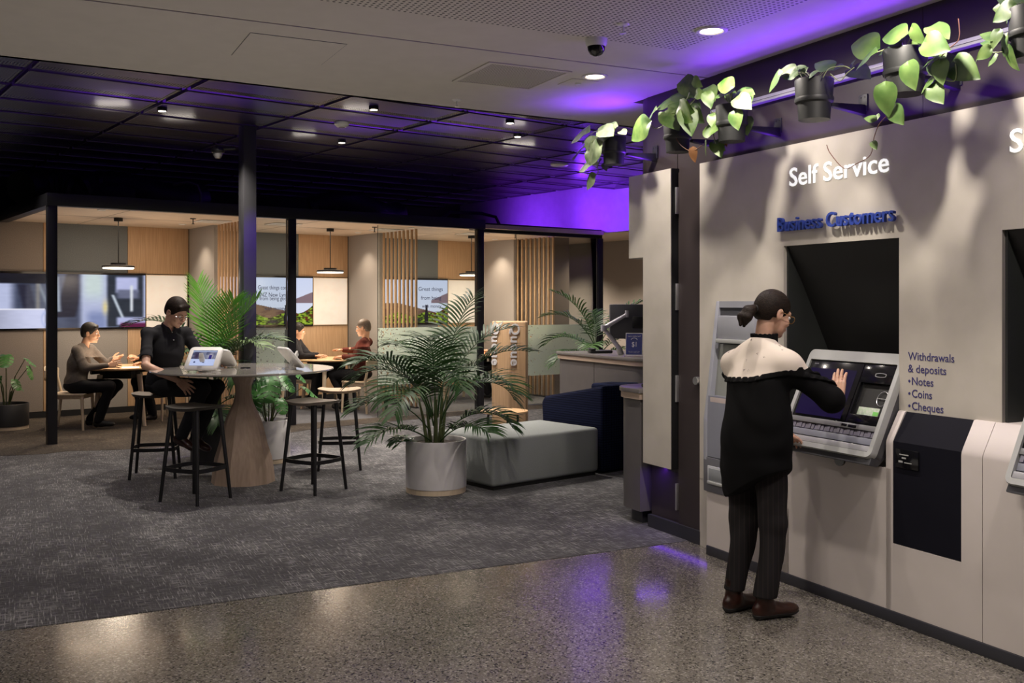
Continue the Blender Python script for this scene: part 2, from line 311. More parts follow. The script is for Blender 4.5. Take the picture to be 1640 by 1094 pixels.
# ------------------------------------------------------------------ mesh helper
class MB:
    def __init__(self): self.bm = bmesh.new()
    def _bev(self, verts, b, seg=2):
        if b <= 0: return
        es = list({e for v in verts for e in v.link_edges})
        bmesh.ops.bevel(self.bm, geom=es, offset=b, segments=seg, profile=.5, affect='EDGES', clamp_overlap=True)
    def box(self, x0, x1, y0, y1, z0, z1, bev=0, mx=None, seg=2):
        vs = [self.bm.verts.new(((x0, x1)[i & 1], (y0, y1)[i >> 1 & 1], (z0, z1)[i >> 2 & 1])) for i in range(8)]
        for f in ((0, 2, 3, 1), (4, 5, 7, 6), (0, 1, 5, 4), (2, 6, 7, 3), (0, 4, 6, 2), (1, 3, 7, 5)):
            self.bm.faces.new([vs[i] for i in f])
        if mx is not None:
            for v in vs: v.co = mx @ v.co
        self._bev(vs, bev, seg); return self
    def prism(self, poly, z0, z1, bev=0, mx=None, axis='z', seg=2):
        lo = []; hi = []
        for p in poly:
            if axis == 'z': a, b = (p[0], p[1], z0), (p[0], p[1], z1)
            elif axis == 'x': a, b = (z0, p[0], p[1]), (z1, p[0], p[1])
            else: a, b = (p[0], z0, p[1]), (p[0], z1, p[1])
            lo.append(self.bm.verts.new(a)); hi.append(self.bm.verts.new(b))
        n = len(poly); fs = [self.bm.faces.new(lo[::-1]), self.bm.faces.new(hi)]
        for i in range(n): fs.append(self.bm.faces.new((lo[i], lo[(i+1) % n], hi[(i+1) % n], hi[i])))
        bmesh.ops.recalc_face_normals(self.bm, faces=fs)
        if mx is not None:
            for v in lo + hi: v.co = mx @ v.co
        self._bev(lo + hi, bev, seg); return self
    def lathe(self, prof, n=32, c=(0, 0, 0), mx=None, close=True):
        rings = []
        for r, z in prof:
            if r < 1e-6: rings.append([self.bm.verts.new((c[0], c[1], c[2] + z))])
            else: rings.append([self.bm.verts.new((c[0] + r*math.cos(2*PI*i/n), c[1] + r*math.sin(2*PI*i/n), c[2] + z)) for i in range(n)])
        fs = []
        for a, b in zip(rings, rings[1:]):
            for i in range(n):
                j = (i+1) % n
                if len(a) == 1 and len(b) == 1: continue
                if len(a) == 1: fs.append(self.bm.faces.new((a[0], b[j], b[i])))
                elif len(b) == 1: fs.append(self.bm.faces.new((a[i], a[j], b[0])))
                else: fs.append(self.bm.faces.new((a[i], a[j], b[j], b[i])))
        if close and len(rings[0]) > 1: fs.append(self.bm.faces.new(rings[0][::-1]))
        if close and len(rings[-1]) > 1: fs.append(self.bm.faces.new(rings[-1]))
        if mx is not None:
            for rr in rings:
                for v in rr: v.co = mx @ v.co
        return self
    def tube(self, pts, r, n=8, cap=True):
        pts = [Vector(p) for p in pts]; rs = r if isinstance(r, (list, tuple)) else [r]*len(pts)
        rings = []; up = Vector((0, 0, 1)); u = None
        for i, p in enumerate(pts):
            d = (pts[min(i+1, len(pts)-1)] - pts[max(i-1, 0)]).normalized()
            if u is None:
                u = d.cross(up)
                if u.length < .05: u = d.cross(Vector((1, 0, 0)))
                u.normalize()
            else: u = (u - d*u.dot(d)).normalized()
            v = d.cross(u)
            rings.append([self.bm.verts.new(p + (u*math.cos(2*PI*k/n) + v*math.sin(2*PI*k/n))*rs[i]) for k in range(n)])
        for a, b in zip(rings, rings[1:]):
            for k in range(n): self.bm.faces.new((a[k], a[(k+1) % n], b[(k+1) % n], b[k]))
        if cap: self.bm.faces.new(rings[0][::-1]); self.bm.faces.new(rings[-1])
        return self
    def strip(self, quads):
        for q in quads: self.bm.faces.new([self.bm.verts.new(p) for p in q])
        return self
    def poly(self, pts):
        self.bm.faces.new([self.bm.verts.new(p) for p in pts]); return self
    def grid(self, P):
        V = [[self.bm.verts.new(p) for p in row] for row in P]
        for a, b in zip(V, V[1:]):
            for i in range(len(a)-1): self.bm.faces.new((a[i], a[i+1], b[i+1], b[i]))
        return self
    def build(self, name, m, parent=None, smooth=True, ang=35, loc=None, rz=0, recalc=True):
        bm = self.bm
        if recalc: bmesh.ops.recalc_face_normals(bm, faces=bm.faces[:])
        if smooth:
            lim = math.radians(ang)
            for e in bm.edges:
                if len(e.link_faces) == 2 and e.calc_face_angle(0) > lim: e.smooth = False
            for f in bm.faces: f.smooth = True
        me = bpy.data.meshes.new(name); bm.to_mesh(me); bm.free(); me.materials.append(m)
        o = bpy.data.objects.new(name, me); COL.objects.link(o)
        if loc is not None: o.location = loc
        o.rotation_euler.z = rz
        if parent is not None: o.parent = parent
        return o
def tag(o, label, cat, group=None, kind=None):
    o['label'] = label; o['category'] = cat
    if group: o['group'] = group
    if kind: o['kind'] = kind
    return o
def thing(name, label, cat, loc=(0, 0, 0), rz=0, group=None):
    o = bpy.data.objects.new(name, None); COL.objects.link(o); o.location = loc; o.rotation_euler.z = rz
    o.empty_display_size = .1
    return tag(o, label, cat, group)
def struct(name, mb, m, o=None, r=0, label=None, **k):
    x = mb.build(name, m, loc=o, rz=r, **k); x['kind'] = 'structure'
    return x
def copy_tree(o, parent=None):
    c = o.copy(); COL.objects.link(c); c.parent = parent
    for ch in list(o.children): copy_tree(ch, c)
    return c
def text_mesh(name, s, width, height, m, depth=.004, offset=.0, parent=None, mx=None, shear=0):
    """lettering standing in the x-z plane, facing -y, lower left corner at the origin; height = cap height"""
    cu = bpy.data.curves.new(name, 'FONT'); cu.body = s; cu.size = 1; cu.extrude = .5; cu.offset = offset; cu.space_character = 1.06 if offset > .01 else 1; cu.resolution_u = 3; cu.shear = shear
    t = bpy.data.objects.new(name, cu); COL.objects.link(t)
    dg = bpy.context.evaluated_depsgraph_get(); me = bpy.data.meshes.new_from_object(t.evaluated_get(dg))
    bpy.data.objects.remove(t); me.name = name
    xs = [v.co.x for v in me.vertices]; x0, x1 = min(xs), max(xs); kx = width/(x1-x0)
    kz = height/.729 if height else kx
    for v in me.vertices:
        x, y, z = v.co; v.co = ((x-x0)*kx, -z*depth*1.0, y*kz)
    if mx is not None: me.transform(mx)
    me.materials.clear(); me.materials.append(m)
    o = bpy.data.objects.new(name, me); COL.objects.link(o)
    if parent: o.parent = parent
    return o
# ================================================================== THE ROOM
H = 3.04
struct('floor', MB().box(-.33, 9, -9, 3.2, -.1, 0), M['concrete'], WO, WR, smooth=False)
struct('floor', MB().box(-18, -.33, -12, 9, -.1, .003), M['carpet'], WO, WR, smooth=False)
# brown carpet field in front of and inside the first booth, slate carpet inside the others
arc = [(-.95, -.35), (-.55, -.62), (-.2, -.72), (0, -.66), (.45, -.86), (1.0, -1.0), (1.6, -.98), (2.2, -.8), (2.9, -.55), (4.2, -.42), (9.2, -.42), (9.2, .05), (2.55, .05), (2.55, 2.79), (-1.5, 2.79), (-1.5, .6)]
struct('floor', MB().prism(arc, .0, .006), M['carpet_brown'], BO, BR, smooth=False)
struct('floor', MB().box(2.55, 9.2, .05, 3.2, 0, .0055), M['carpet_blue'], BO, BR, smooth=False)
# ceiling: smooth band, groove, perforated field
ce = MB()
ce.prism([(-.155, -9), (9, -9), (9, .14), (-.155, .14)], H, H+.06)
ce.prism([(-1.42, -9), (-.175, -9), (-.175, .14), (-1.05, .14), (-1.05, 1.5), (-1.95, 1.5), (-1.82, -1), (-1.67, -2.65), (-1.55, -4.5)], H, H+.06)
ce.prism([(-1.42, -9), (-1.38, -9), (-1.51, -4.5), (-1.63, -2.65), (-1.78, -1), (-1.91, 1.5), (-1.95, 1.5), (-1.82, -1), (-1.67, -2.65), (-1.55, -4.5)], H, H+.75)
ceil = struct('ceiling', ce, M['ceiling'], WO, WR, smooth=False)
struct('trim_1', MB().box(-.18, -.15, -9, .14, H+.02, H+.05), M['black'], WO, WR, smooth=False)
struct('ceiling', MB().box(.34, 9, -9, -.45, H-.003, H-.0002), M['perf'], WO, WR, smooth=False)
struct('ceiling', MB().box(-12, 12, -9, 6, 4.15, 4.2), M['plenum'], BO, BR, smooth=False)
# open mesh tiles hung below the plenum, with gaps between the rows
mt = MB(); fr = MB()
for j in range(-12, 8):
    y0 = j*.66 - .1
    for i in range(-9, 9):
        x0 = i*1.24 + .35
        loc = Vector(fw(BO, BR, x0+.6, y0+.3)); d = loc - WO
        a = d.x*math.cos(WR) + d.y*math.sin(WR)
        if a > -1.5: continue
        yy = -d.x*math.sin(WR) + d.y*math.cos(WR)
        if x0 > 7.2 and y0 > -.6: continue
        mt.poly([(x0, y0, 3.4), (x0+1.2, y0, 3.4), (x0+1.2, y0+.54, 3.4), (x0, y0+.54, 3.4)])
        fr.box(x0, x0+1.2, y0-.004, y0+.004, 3.4, 3.412); fr.box(x0, x0+1.2, y0+.536, y0+.544, 3.4, 3.425)
        fr.box(x0-.006, x0+.006, y0, y0+.54, 3.395, 3.425); fr.box(x0+1.19, x0+1.2, y0, y0+.54, 3.4, 3.425)
struct('ceiling', mt, M['mesh'], BO, BR, smooth=False, recalc=False)
struct('ceiling', fr, mat('tile_edge_metal', (.10, .09, .10), .35, .6), BO, BR, smooth=False)
# dark laminate wall of the machine bay, with its rounded far end over the teller opening
def rnd(x0, x1, y0, y1, r, n=6):
    p = [(x1, y0), (x1, y1), (x0, y1)]
    for i in range(n+1):
        t = i/n*PI/2; p.append((x0 + r - r*math.cos(t), y0 + r - r*math.sin(t)))
    return p
dk = MB()
dk.prism(rnd(-1.06, -.492, .13, .9, .22), 1.9, H)
dk.box(-.81, -.492, .14, .6, .0, 1.9)
dk.box(-.485, -.06, .13, .6, 2.46, H)
dk.box(-.485, -.205, .14, .6, .0, 2.46)
dk.box(-.055, 1.55, .125, .6, 2.30, H); dk.box(1.553, 9, .125, .6, 2.30, H)
dk.box(-.2, 9, .62, .7, 0, 2.4)
struct('wall_right', dk, M['dkwall'], WO, WR, ang=25)
# pale plaster panels with the machine niches
pp = MB()
zt = 2.487
pp.box(-.205, .59, .10, .16, .43, zt)
pp.box(-.205, -.0, .10, .16, .0, .44)
pp.box(.59, 1.427, .10, .16, 1.908, zt); pp.box(1.427, 2.01, .10, .16, .9, zt); pp.box(2.01, 2.85, .10, .16, 1.908, zt); pp.box(2.85, 4.4, .10, .16, .9, zt)
struct('wall_right', pp, M['plaster'], WO, WR, smooth=False)
lp = MB()
lp.prism([(.066, .455), (.128, .455), (.128, zt), (.066, zt)], -.81, -.478, axis='x')
lp.prism(rnd(-1.055, -.805, .066, .4, .09), 1.9, zt)
struct('wall_right', lp, M['plaster'], WO, WR, ang=25)
# black side edges of the pale panel, the hinged door and its skirting
struct('trim_2', MB().box(-.478, -.470, .07, .14, .455, zt), M['black'], WO, WR, smooth=False)
dr = MB(); dr.box(-.462, -.207, .118, .135, .02, 2.46)
door = struct('door_1', dr, M['dkwall'], WO, WR, smooth=False)
for z in (.27, 1.0, 1.62, 2.27, 2.9):
    hg = MB().box(-.470, -.456, .096, .118, z-.09, z+.09, .002).tube([(-.463, .1, z-.09), (-.463, .1, z+.09)], .006)
    hg.build('hinge', M['alu'], door)
lk = MB().lathe([(.0, -.012), (.024, -.012), (.026, 0), (.026, .02), (0, .02)], 20, mx=Matrix.Translation((-.235, .105, 1.07)) @ Matrix.Rotation(PI/2, 4, 'X'))
lk.build('lock', M['alu'], door)
struct('baseboard_right', MB().box(-.80, -.20, .10, .13, 0, .09), M['plinth'], WO, WR, smooth=False)
struct('baseboard_right', MB().box(-.0, 4.4, -.006, .1, 0, .058, .002), M['plinth'], WO, WR)
# white lower fascia with a sloped shoulder; openings for the consoles
prof = [(0, .06), (.60, .06), (.60, 1.04), (.095, 1.04), (.085, 1.038), (.012, .915), (.003, .897), (0, .88)]
low = [(0, .06), (.60, .06), (.60, .757), (0, .757)]
fs = MB()
fs.prism([(0, .06), (.60, .06), (.60, .425), (0, .425)], -.0, .74, axis='x')
fs.prism(low, .40, 1.468, axis='x')
fs.prism(prof, 1.436, 1.478, axis='x')
fs.prism(prof, 1.875, 1.985, axis='x')
fs.prism([(0, .06), (.60, .06), (.60, .392), (0, .392)], 1.478, 1.875, axis='x')
fs.prism(prof, 1.988, 2.20, axis='x')
fs.prism([(0, .06), (.60, .06), (.60, .757), (0, .757)], 2.20, 2.87, axis='x')
fs.prism(prof, 2.87, 4.4, axis='x')
struct('wall_right', fs, M['fascia'], WO, WR, ang=50)
# bulkhead above the booths' end, far walls and ceiling beyond
bk = MB(); bk.box(8.33, 8.43, -1.2, 4.6, 2.72, 4.15)
struct('wall_back', bk, M['bulk'], BO, BR, smooth=False)
fb = MB(); fb.box(-9, 8.33, 4.2, 4.3, 2.2, 4.15)
struct('wall_back', fb, M['farblack'], BO, BR, smooth=False)
rb = MB(); rb.box(10.2, 10.3, -4, 5, 0, 3.2)
struct('wall_back', rb, M['felt'], BO, BR, smooth=False)
struct('ceiling', MB().box(8.43, 10.2, -4, 5, 2.74, 2.8), M['woodceil'], BO, BR, smooth=False)
struct('wall_back', MB().box(6.0, 10.2, 5.0, 5.1, 0, 3.2), M['feltbrown'], BO, BR, smooth=False)
struct('wall_left', MB().box(-9, -8.9, -8, 4.2, 0, 4.15), M['farblack'], BO, BR, smooth=False)

# ------------------------------------------------------------------ ceiling fittings
def ceiling_ring(name, label, cat, p, z, r=.085, lens='lens', grp=None, tilt=True):
    t = thing(name, label, cat, (p[0], p[1], z), 0, grp)
    MB().lathe([(r, -.0), (r, -.006), (r-.004, -.009), (r-.02, -.008), (r-.028, -.001)], 28, close=False).build('trim_ring', M['white'], t)
    MB().lathe([(0, -.0025), (r-.028, -.0025)], 24, close=False).build('lens', M[lens], t)
    return t
ceiling_ring('recessed_downlight', 'recessed downlight in the perforated ceiling nearest the pale machine wall', 'ceiling light', W(.756, -.55), H-.003, grp='downlights along the machine wall')
ceiling_ring('recessed_downlight', 'recessed downlight in the smooth ceiling beside the square air vent', 'ceiling light', W(-.446, -.55), H, grp='downlights along the machine wall')
t = thing('air_vent', 'square perforated air vent flush in the white ceiling', 'vent', W(-.684, -1.035, H), WR)
vf = MB()
for x0, x1, y0, y1 in ((-.29, .29, -.29, -.262), (-.29, .29, .262, .29), (-.29, -.262, -.262, .262), (.262, .29, -.262, .262)): vf.box(x0, x1, y0, y1, -.008, -.0003, .002)
vf.build('vent_frame', M['ceiling'], t); MB().box(-.262, .262, -.262, .262, -.004, -.0003).build('grille', M['vent'], t, smooth=False)
t = thing('access_hatch', 'flush rectangular access hatch in the white ceiling left of the vent', 'hatch', W(-.66, -2.48, H), WR)
MB().box(-.27, .27, -.27, .27, -.0022, -.0002).build('hatch_gap', M['dkgrey'], t, smooth=False)
MB().box(-.267, .267, -.267, .267, -.003, -.0022).build('hatch_panel', M['ceiling'], t, smooth=False)
t = thing('dome_camera', 'small white security camera with black dome under the white ceiling', 'security camera', W(.329, -1.009, H), 0)
MB().lathe([(.0, 0), (.062, 0), (.06, -.03), (.052, -.045), (0, -.045)], 28).build('camera_mount', M['white'], t)
MB().lathe([(.05, -.045), (.046, -.065), (.034, -.085), (.015, -.096), (0, -.098)], 28, close=False).build('dome', M['gblack'], t)
def sprinkler(p, z, label, grp='ceiling sprinklers', up=False):
    t = thing('sprinkler', label, 'sprinkler', (p[0], p[1], z), 0, grp)
    MB().lathe([(0, 0), (.035, 0), (.03, -.008), (.012, -.012), (0, -.012)], 16).build('escutcheon', M['white'], t)
    MB().tube([(0, 0, -.01), (0, 0, -.05)], .005).lathe([(0, -.048), (.018, -.048), (.018, -.052), (0, -.052)], 12).build('sprinkler_head', M['alu'], t)
sprinkler(W(.643, -1.036), H, 'sprinkler head in the perforated ceiling above the dome camera')
sprinkler(W(-1.52, -1.055), H, 'sprinkler head near the edge of the white ceiling beyond the vent')
t = thing('detector_plate', 'faint flush detector plate beside the downlight in the smooth ceiling', 'detector', W(-.66, -.55, H), WR)
MB().box(-.1, .1, -.1, .1, -.004, 0, .002).build('plate', M['ceiling'], t); MB().lathe([(0, -.004), (.02, -.004), (.018, -.012), (0, -.014)], 16).build('sensor', M['white'], t)
# fittings in the open mesh ceiling
def mesh_light(x, y, label):
    t = thing('track_spot', label, 'ceiling light', (x, y, 3.4), 0, 'spotlights in the mesh ceiling')
    MB().lathe([(0, -.0), (.045, 0), (.045, -.03), (.04, -.034)], 20).build('lamp_housing', M['black'], t)
    MB().lathe([(0, -.036), (.034, -.036)], 20, close=False).build('lens', M['lens'], t)
for x, y, l in ((-3.26, 9.18, 'lit spotlight in the mesh ceiling left of the black column'), (-1.28, 9.12, 'lit spotlight in the mesh ceiling nearest the smooth ceiling edge, right of the black column'), (-.02, 9.8, 'upper of two close lit spotlights in the mesh ceiling towards the right'), (.06, 10.6, 'lower of two close lit spotlights in the mesh ceiling towards the right'), (-1.9, 11.0, 'lit spotlight deep in the mesh ceiling right of the black column')):
    mesh_light(x, y, l)
for x, y, s, e in ((-3.75, 9.25, .5, 10), (-3.35, 9.9, .5, 8), (-1.5, 9.5, .4, 7), (-2.3, 10.9, .4, 6), (.03, 10.25, .35, 6), (.08, 11.6, .6, 14)):
    a = area((x, y, 3.30), (x, y, 5), e*.16, s*.6, s*.3, NEUT, 170)  # unseen uplights added under the mesh for its bright patches, not fittings
t = thing('smoke_detector', 'round white smoke detector under the mesh ceiling', 'detector', (-1.72, 9.95, 3.4))
MB().lathe([(0, 0), (.075, 0), (.075, -.02), (.05, -.045), (0, -.05)], 24).build('detector_body', M['white'], t)
MB().lathe([(.03, -.045), (.03, -.052), (0, -.053)], 16).build('sensor', M['dkgrey'], t)
t = thing('ceiling_speaker', 'flat pale ceiling speaker in the purple-lit mesh near the hanging plants', 'speaker', (.62, 12.9, 3.4))
MB().lathe([(0, 0), (.12, 0), (.12, -.02), (.1, -.03), (0, -.035)], 24).build('speaker_grille', M['white'], t)

# ------------------------------------------------------------------ black column and its camera
t = thing('column', 'tall black steel column rising behind the round bar table to the mesh ceiling', 'column', (-2.72, 10.13, .003), math.radians(38))
MB().box(-.068, .068, -.068, .068, 0, 3.39, .004).build('shaft', mat('black_column_paint', (.05, .05, .055), .35, .1), t)
MB().box(-.09, .09, -.09, .09, 0, .012, .002).build('base_plate', M['black'], t)
t = thing('dome_camera', 'black dome security camera bracketed to the top of the black column', 'security camera', (-2.98, 9.98, 3.12))
MB().lathe([(0, .04), (.05, .04), (.07, 0), (.06, -.02), (0, -.02)], 24).tube([(.05, 0, .02), (.17, .03, .03)], .018).build('camera_mount', M['black'], t)
MB().lathe([(.05, -.02), (.045, -.05), (.025, -.075), (0, -.08)], 24, close=False).build('dome', mat('smoked_dome', (.25, .24, .24), .08), t)

# ------------------------------------------------------------------ machine wall lettering
def wtext(name, label, s, a0, z0, w_, h_, m, depth, off, y=.10, grp=None):
    o = text_mesh(name, s, w_, h_, m, depth, off); o.location = W(a0, y, z0); o.rotation_euler.z = WR
    return tag(o, label, 'sign', grp)
wtext('wall_sign', 'glowing white letters reading Self Service above the middle machine', 'Self Service', .638, 2.249, .725, .108, M['signwhite'], .004, .007, .097, 'illuminated signs')
wtext('wall_sign', 'glowing white letters cut off by the right edge of the picture', 'Self Service', 2.05, 2.249, .725, .108, M['signwhite'], .004, .007, .097, 'illuminated signs')
wtext('wall_sign', 'raised navy letters reading Business Customers over the black niche', 'Business Customers', .57, 1.992, .853, .083, M['signnavy'], .02, .010, .075)
for i, (s, w_, dx) in enumerate((('Withdrawals', .272, 0), ('& deposits', .226, 0), ('Notes', .128, .024), ('Coins', .12, .024), ('Cheques', .186, .024))):
    o = text_mesh('vinyl_lettering' , s, w_, .041, M['inknavy'], .001, .004)
    o.location = W(1.484+dx, .099, 1.297-i*.0615); o.rotation_euler.z = WR
    tag(o, 'small navy vinyl wall lettering reading ' + s, 'lettering', 'navy vinyl text lines on the pale wall')
    if dx:
        b = MB().lathe([(0, -.001), (.007, -.001), (.007, 0)], 12, mx=Matrix.Translation((-.016, 0, .017)) @ Matrix.Rotation(PI/2, 4, 'X')).build('bullet', M['inknavy'], o)
# ------------------------------------------------------------------ niches and consoles
def niche(a0, a1, label):
    t = thing('machine_niche', label, 'niche', W(a0, .10, 1.0), WR, 'black machine niches')
    w_ = a1-a0; zt_ = .908
    m = MB()
    m.box(-.0, .012, .02, .5, -.22, zt_); m.box(w_-.012, w_, .02, .5, -.22, zt_)
    m.build('side_lining', mat('charcoal_lining', (.03, .033, .032), .5), t, smooth=False)
    m = MB(); m.prism([(.02, zt_), (.06, zt_), (.46, .12), (.46, -.22), (.44, -.22), (.43, .10)], .012, w_-.012, axis='x')
    m.build('sloped_hood', M['mblack'], t, smooth=False)
    m = MB()
    m.box(-.005, .0, -.002, .05, 0, zt_); m.build('edge_trim', M['plaster'], t, smooth=False)
niche(.59, 1.427, 'deep black niche above the touchscreen the woman uses')
niche(2.01, 2.85, 'deep black niche cut off at the right edge of the picture')
def console(ax, label):
    """tilted touchscreen console; local x across, y up the slope, z out of the face"""
    Wd = .67; y0, z0, y1, z1 = -.10, .81, .15, 1.32
    ln = math.hypot(y1-y0, z1-z0)
    t = thing('teller_machine', label, 'teller machine', W(ax, y0, z0), WR, 'touchscreen consoles set in the niches')
    up = Vector((0, (y1-y0)/ln, (z1-z0)/ln)); n = Vector((0, -up.z, up.y)); x = Vector((1, 0, 0))
    X = Matrix(((x.x, up.x, n.x, 0), (x.y, up.y, n.y, 0), (x.z, up.z, n.z, 0), (0, 0, 0, 1)))
    # rounded bezel frame
    def rr(x0, x1, y0_, y1_, r, n_=5):
        pts = []
        for cx, cy, a0 in ((x1-r, y1_-r, 0), (x0+r, y1_-r, 90), (x0+r, y0_+r, 180), (x1-r, y0_+r, 270)):
            for i in range(n_+1):
                th = math.radians(a0 + 90*i/n_); pts.append((cx + r*math.cos(th), cy + r*math.sin(th)))
        return pts
    m = MB(); out = rr(0, Wd, 0, ln, .035); inn = rr(.028, Wd-.028, .03, ln-.062, .008)
    bm = m.bm; N_ = len(out)
    rows = []
    for z, pts in ((-.035, out), (-.004, out), (.004, [(p[0]*.99+.0034, p[1]*.99+.0028) for p in out]), (.004, inn), (-.03, inn)):
        rows.append([bm.verts.new(X @ Vector((p[0], p[1], z))) for p in pts])
    for a, b in zip(rows, rows[1:]):
        for i in range(N_): bm.faces.new((a[i], a[(i+1) % N_], b[(i+1) % N_], b[i]))
    m.build('bezel', M['ltgrey'], t, ang=40)
    m = MB(); m.prism(rr(.004, Wd-.004, .004, ln-.004, .03), -.075, -.034, 0, mx=X); m.build('back_shell', M['dkgrey'], t)
    m = MB(); m.prism([(-.0, -.035), (.06, -.05), (.13, .0), (.30, .35), (.05, .06)], .01, Wd-.01, axis='x', bev=.006); m.build('underside', M['dkgrey'], t)
    # lower tray
    yb = .165
    m = MB(); m.box(.03, Wd-.03, .03, yb, -.034, -.022, 0, X); m.build('tray', mat('tray_grey', (.20, .20, .22), .35), t, smooth=False)
    m = MB(); m.box(.03, Wd-.03, .032, .062, -.022, .0, .003, X); m.build('tray_lip', mat('tray_lip_grey', (.40, .40, .42), .3), t)
    m = MB(); m.box(.03, Wd-.03, .07, .105, -.022, -.012, .002, X); m.build('tray_rib', M['greyplastic'], t)
    m = MB()
    for k in range(26):
        xx = .035 + k*.0232; m.box(xx, xx+.019, .108, .138, -.022, -.008 - (k % 3)*.002, 0, X)
    m.build('brush_strip', mat('brush_bristle', (.20, .19, .24), .5), t, smooth=False)
    m = MB(); m.box(.029, Wd-.029, .14, .168, -.03, -.002, .002, X); m.build('ledge', mat('ledge_grey', (.26, .26, .27), .35, .2), t)
    # screen half
    m = MB(); m.box(.032, .418, yb+.004, ln-.064, -.02, -.004, .001, X); m.build('screen_surround', M['gblack'], t)
    scr = MB().box(.048, .385, yb+.018, ln-.11, -.004, -.0032, 0, X).build('touch_screen', M['atmscreen'], t, smooth=False)
    # right module
    m = MB(); m.box(.424, Wd-.031, ln-.17, ln-.064, -.02, -.004, .001, X)
    m.box(.424, .436, yb+.004, ln-.17, -.02, -.004, 0, X); m.box(.424, Wd-.031, yb+.004, yb+.055, -.02, -.004, .001, X)
    m.build('module_surround', M['gblack'], t)
    m = MB(); m.box(.436, Wd-.031, yb+.055, ln-.17, -.03, -.027, 0, X); m.build('module_recess', M['mblack'], t, smooth=False)
    m = MB(); P = [(.50 + .045*math.cos(q) if abs(math.cos(q)) < 9 else 0, 0) for q in (0,)]
    ring = []
    cx, cy = .552, ln-.125
    for k in range(25):
        q = 2*PI*k/24; ring.append(X @ Vector((cx + .034*math.copysign(min(1, abs(math.cos(q))*1.25), math.cos(q)), cy + .011*math.sin(q), -.002)))
    m.tube(ring, .0022, 6, False); m.build('card_slot', M['alu'], t)
    m = MB(); ring = [X @ Vector((.597 + .034*math.cos(2*PI*k/24), ln-.245 + .04*math.sin(2*PI*k/24), -.02)) for k in range(25)]
    m.tube(ring, .0018, 6, False); m.tube([ring[0], ring[12]], .0016, 6); m.build('contactless_ring', M['alu'], t)
    m = MB(); m.box(.462, .60, yb+.062, yb+.105, -.026, -.0225, 0, X); lab = m.build('label', mat('printed_label', (.62, .66, .58), .6, col2=(.45, .6, .4), vscale=90), t, smooth=False)
    m = MB(); m.box(.565, .60, yb+.064, yb+.085, -.0224, -.022, 0, X); m.build('green_patch', mat('green_print', (.2, .6, .12), .6), lab, smooth=False)
    m = MB(); m.box(.41, .445, .148, .160, -.002, .001, .001, X); m.box(.455, .51, .146, .159, -.002, .0006, .001, X); m.build('port', M['gblack'], t)
    m = MB(); m.lathe([(0, 0), (.036, 0), (.036, -.012), (.03, -.02), (0, -.02)], 24, mx=Matrix.Translation((.44, .02, -.035)) @ Matrix.Rotation(PI/2, 4, 'X')); m.build('lock_knob', M['gblack'], t)
    tx = text_mesh('maker_mark', 'diebold', .03, .009, M['alu'], .0005, 0); tx.parent = t
    tx.matrix_local = X @ Matrix.Translation((.062, ln-.088, -.0034)) @ Matrix.Rotation(-PI/2, 4, 'X')
    return t
console(.76, 'silver framed touchscreen machine with the woman in front of it')
console(2.165, 'silver framed touchscreen machine cut off by the right edge')
# navy service door between the consoles
t = thing('cash_recycler', 'tall near-black cabinet front with a small keypad between the white fascia strips', 'panel', W(1.48, 0, .395), WR)
MB().prism([(.002, 0), (.02, 0), (.02, .49), (.10, .638), (.094, .643), (.002, .502)], 0, .393, axis='x').build('door_panel', M['navypanel'], t, ang=25)
MB().box(.02, .158, -.006, .004, .378, .47, .002).build('keypad_plate', M['gblack'], t)
kp = MB()
kp.box(.045, .10, -.0075, -.006, .442, .447); kp.box(.06, .085, -.0075, -.006, .425, .432); kp.box(.04, .065, -.0075, -.006, .405, .414); kp.box(.075, .12, -.0075, -.006, .405, .409)
kp.build('keypad_marks', M['ltgrey'], t, smooth=False)
# deposit machine partly behind the woman
t = thing('deposit_machine', 'grey wall deposit machine partly hidden behind the woman', 'teller machine', W(-.02, 0, .40), WR)
Wm = .47
body = [(.0, 0), (.0985, 0), (.0985, 1.19), (.088, 1.19), (.02, .66), (-.012, .45), (-.012, .20)]
m = MB(); m.prism(body, 0, .035, axis='x', bev=.004); m.prism(body, Wm-.035, Wm, axis='x', bev=.004)
m.prism([(.085, 1.15), (.0985, 1.15), (.0985, 1.19), (.085, 1.19)], .035, Wm-.035, axis='x'); m.build('side_frame', mat('machine_frame_grey', (.36, .37, .42), .4), t)
m = MB(); m.prism([(.0, .60), (.0985, .60), (.0985, .22), (-.008, .22), (-.008, .45)], .035, Wm-.035, axis='x'); m.build('front_door', M['greyplastic'], t, ang=20)
m = MB(); m.prism([(.05, .60), (.10, .60), (.10, .92), (.085, .92)], .035, Wm-.035, axis='x'); m.build('recess_face', mat('recess_face_grey', (.27, .28, .26), .5), t, smooth=False)
m = MB(); m.box(.06, Wm-.06, .05, .1, .95, 1.10, .01); m.build('display_hood', mat('display_hood_grey', (.34, .35, .39), .4), t)
m = MB(); m.box(.06, Wm-.06, .035, .06, .93, .955, .004); m.build('hood_lip', M['ltgrey'], t)
m = MB(); m.box(.035, Wm-.035, .094, .10, .92, 1.15); m.build('hood_back', M['dkgrey'], t)
m = MB(); m.box(.045, Wm-.05, -.002, .03, .47, .60, .012); m.build('card_shelf', mat('copper_tinted_shelf', (.50, .42, .40), .35), t)
m = MB(); m.prism([(-.01, 0), (.1, 0), (.1, .215), (-.012, .215)], .0, Wm, axis='x', bev=.003); m.build('lower_panel', mat('lower_panel_grey', (.16, .16, .18), .4), t)
m = MB(); m.box(.045, Wm-.05, -.016, -.008, .05, .165, .012); m.build('dispense_tray', mat('dispense_tray_grey', (.55, .56, .60), .25), t)
m = MB(); m.box(.06, Wm-.065, -.018, -.014, .075, .15, .008); m.build('tray_window', mat('tray_window_grey', (.30, .32, .34), .2), t)
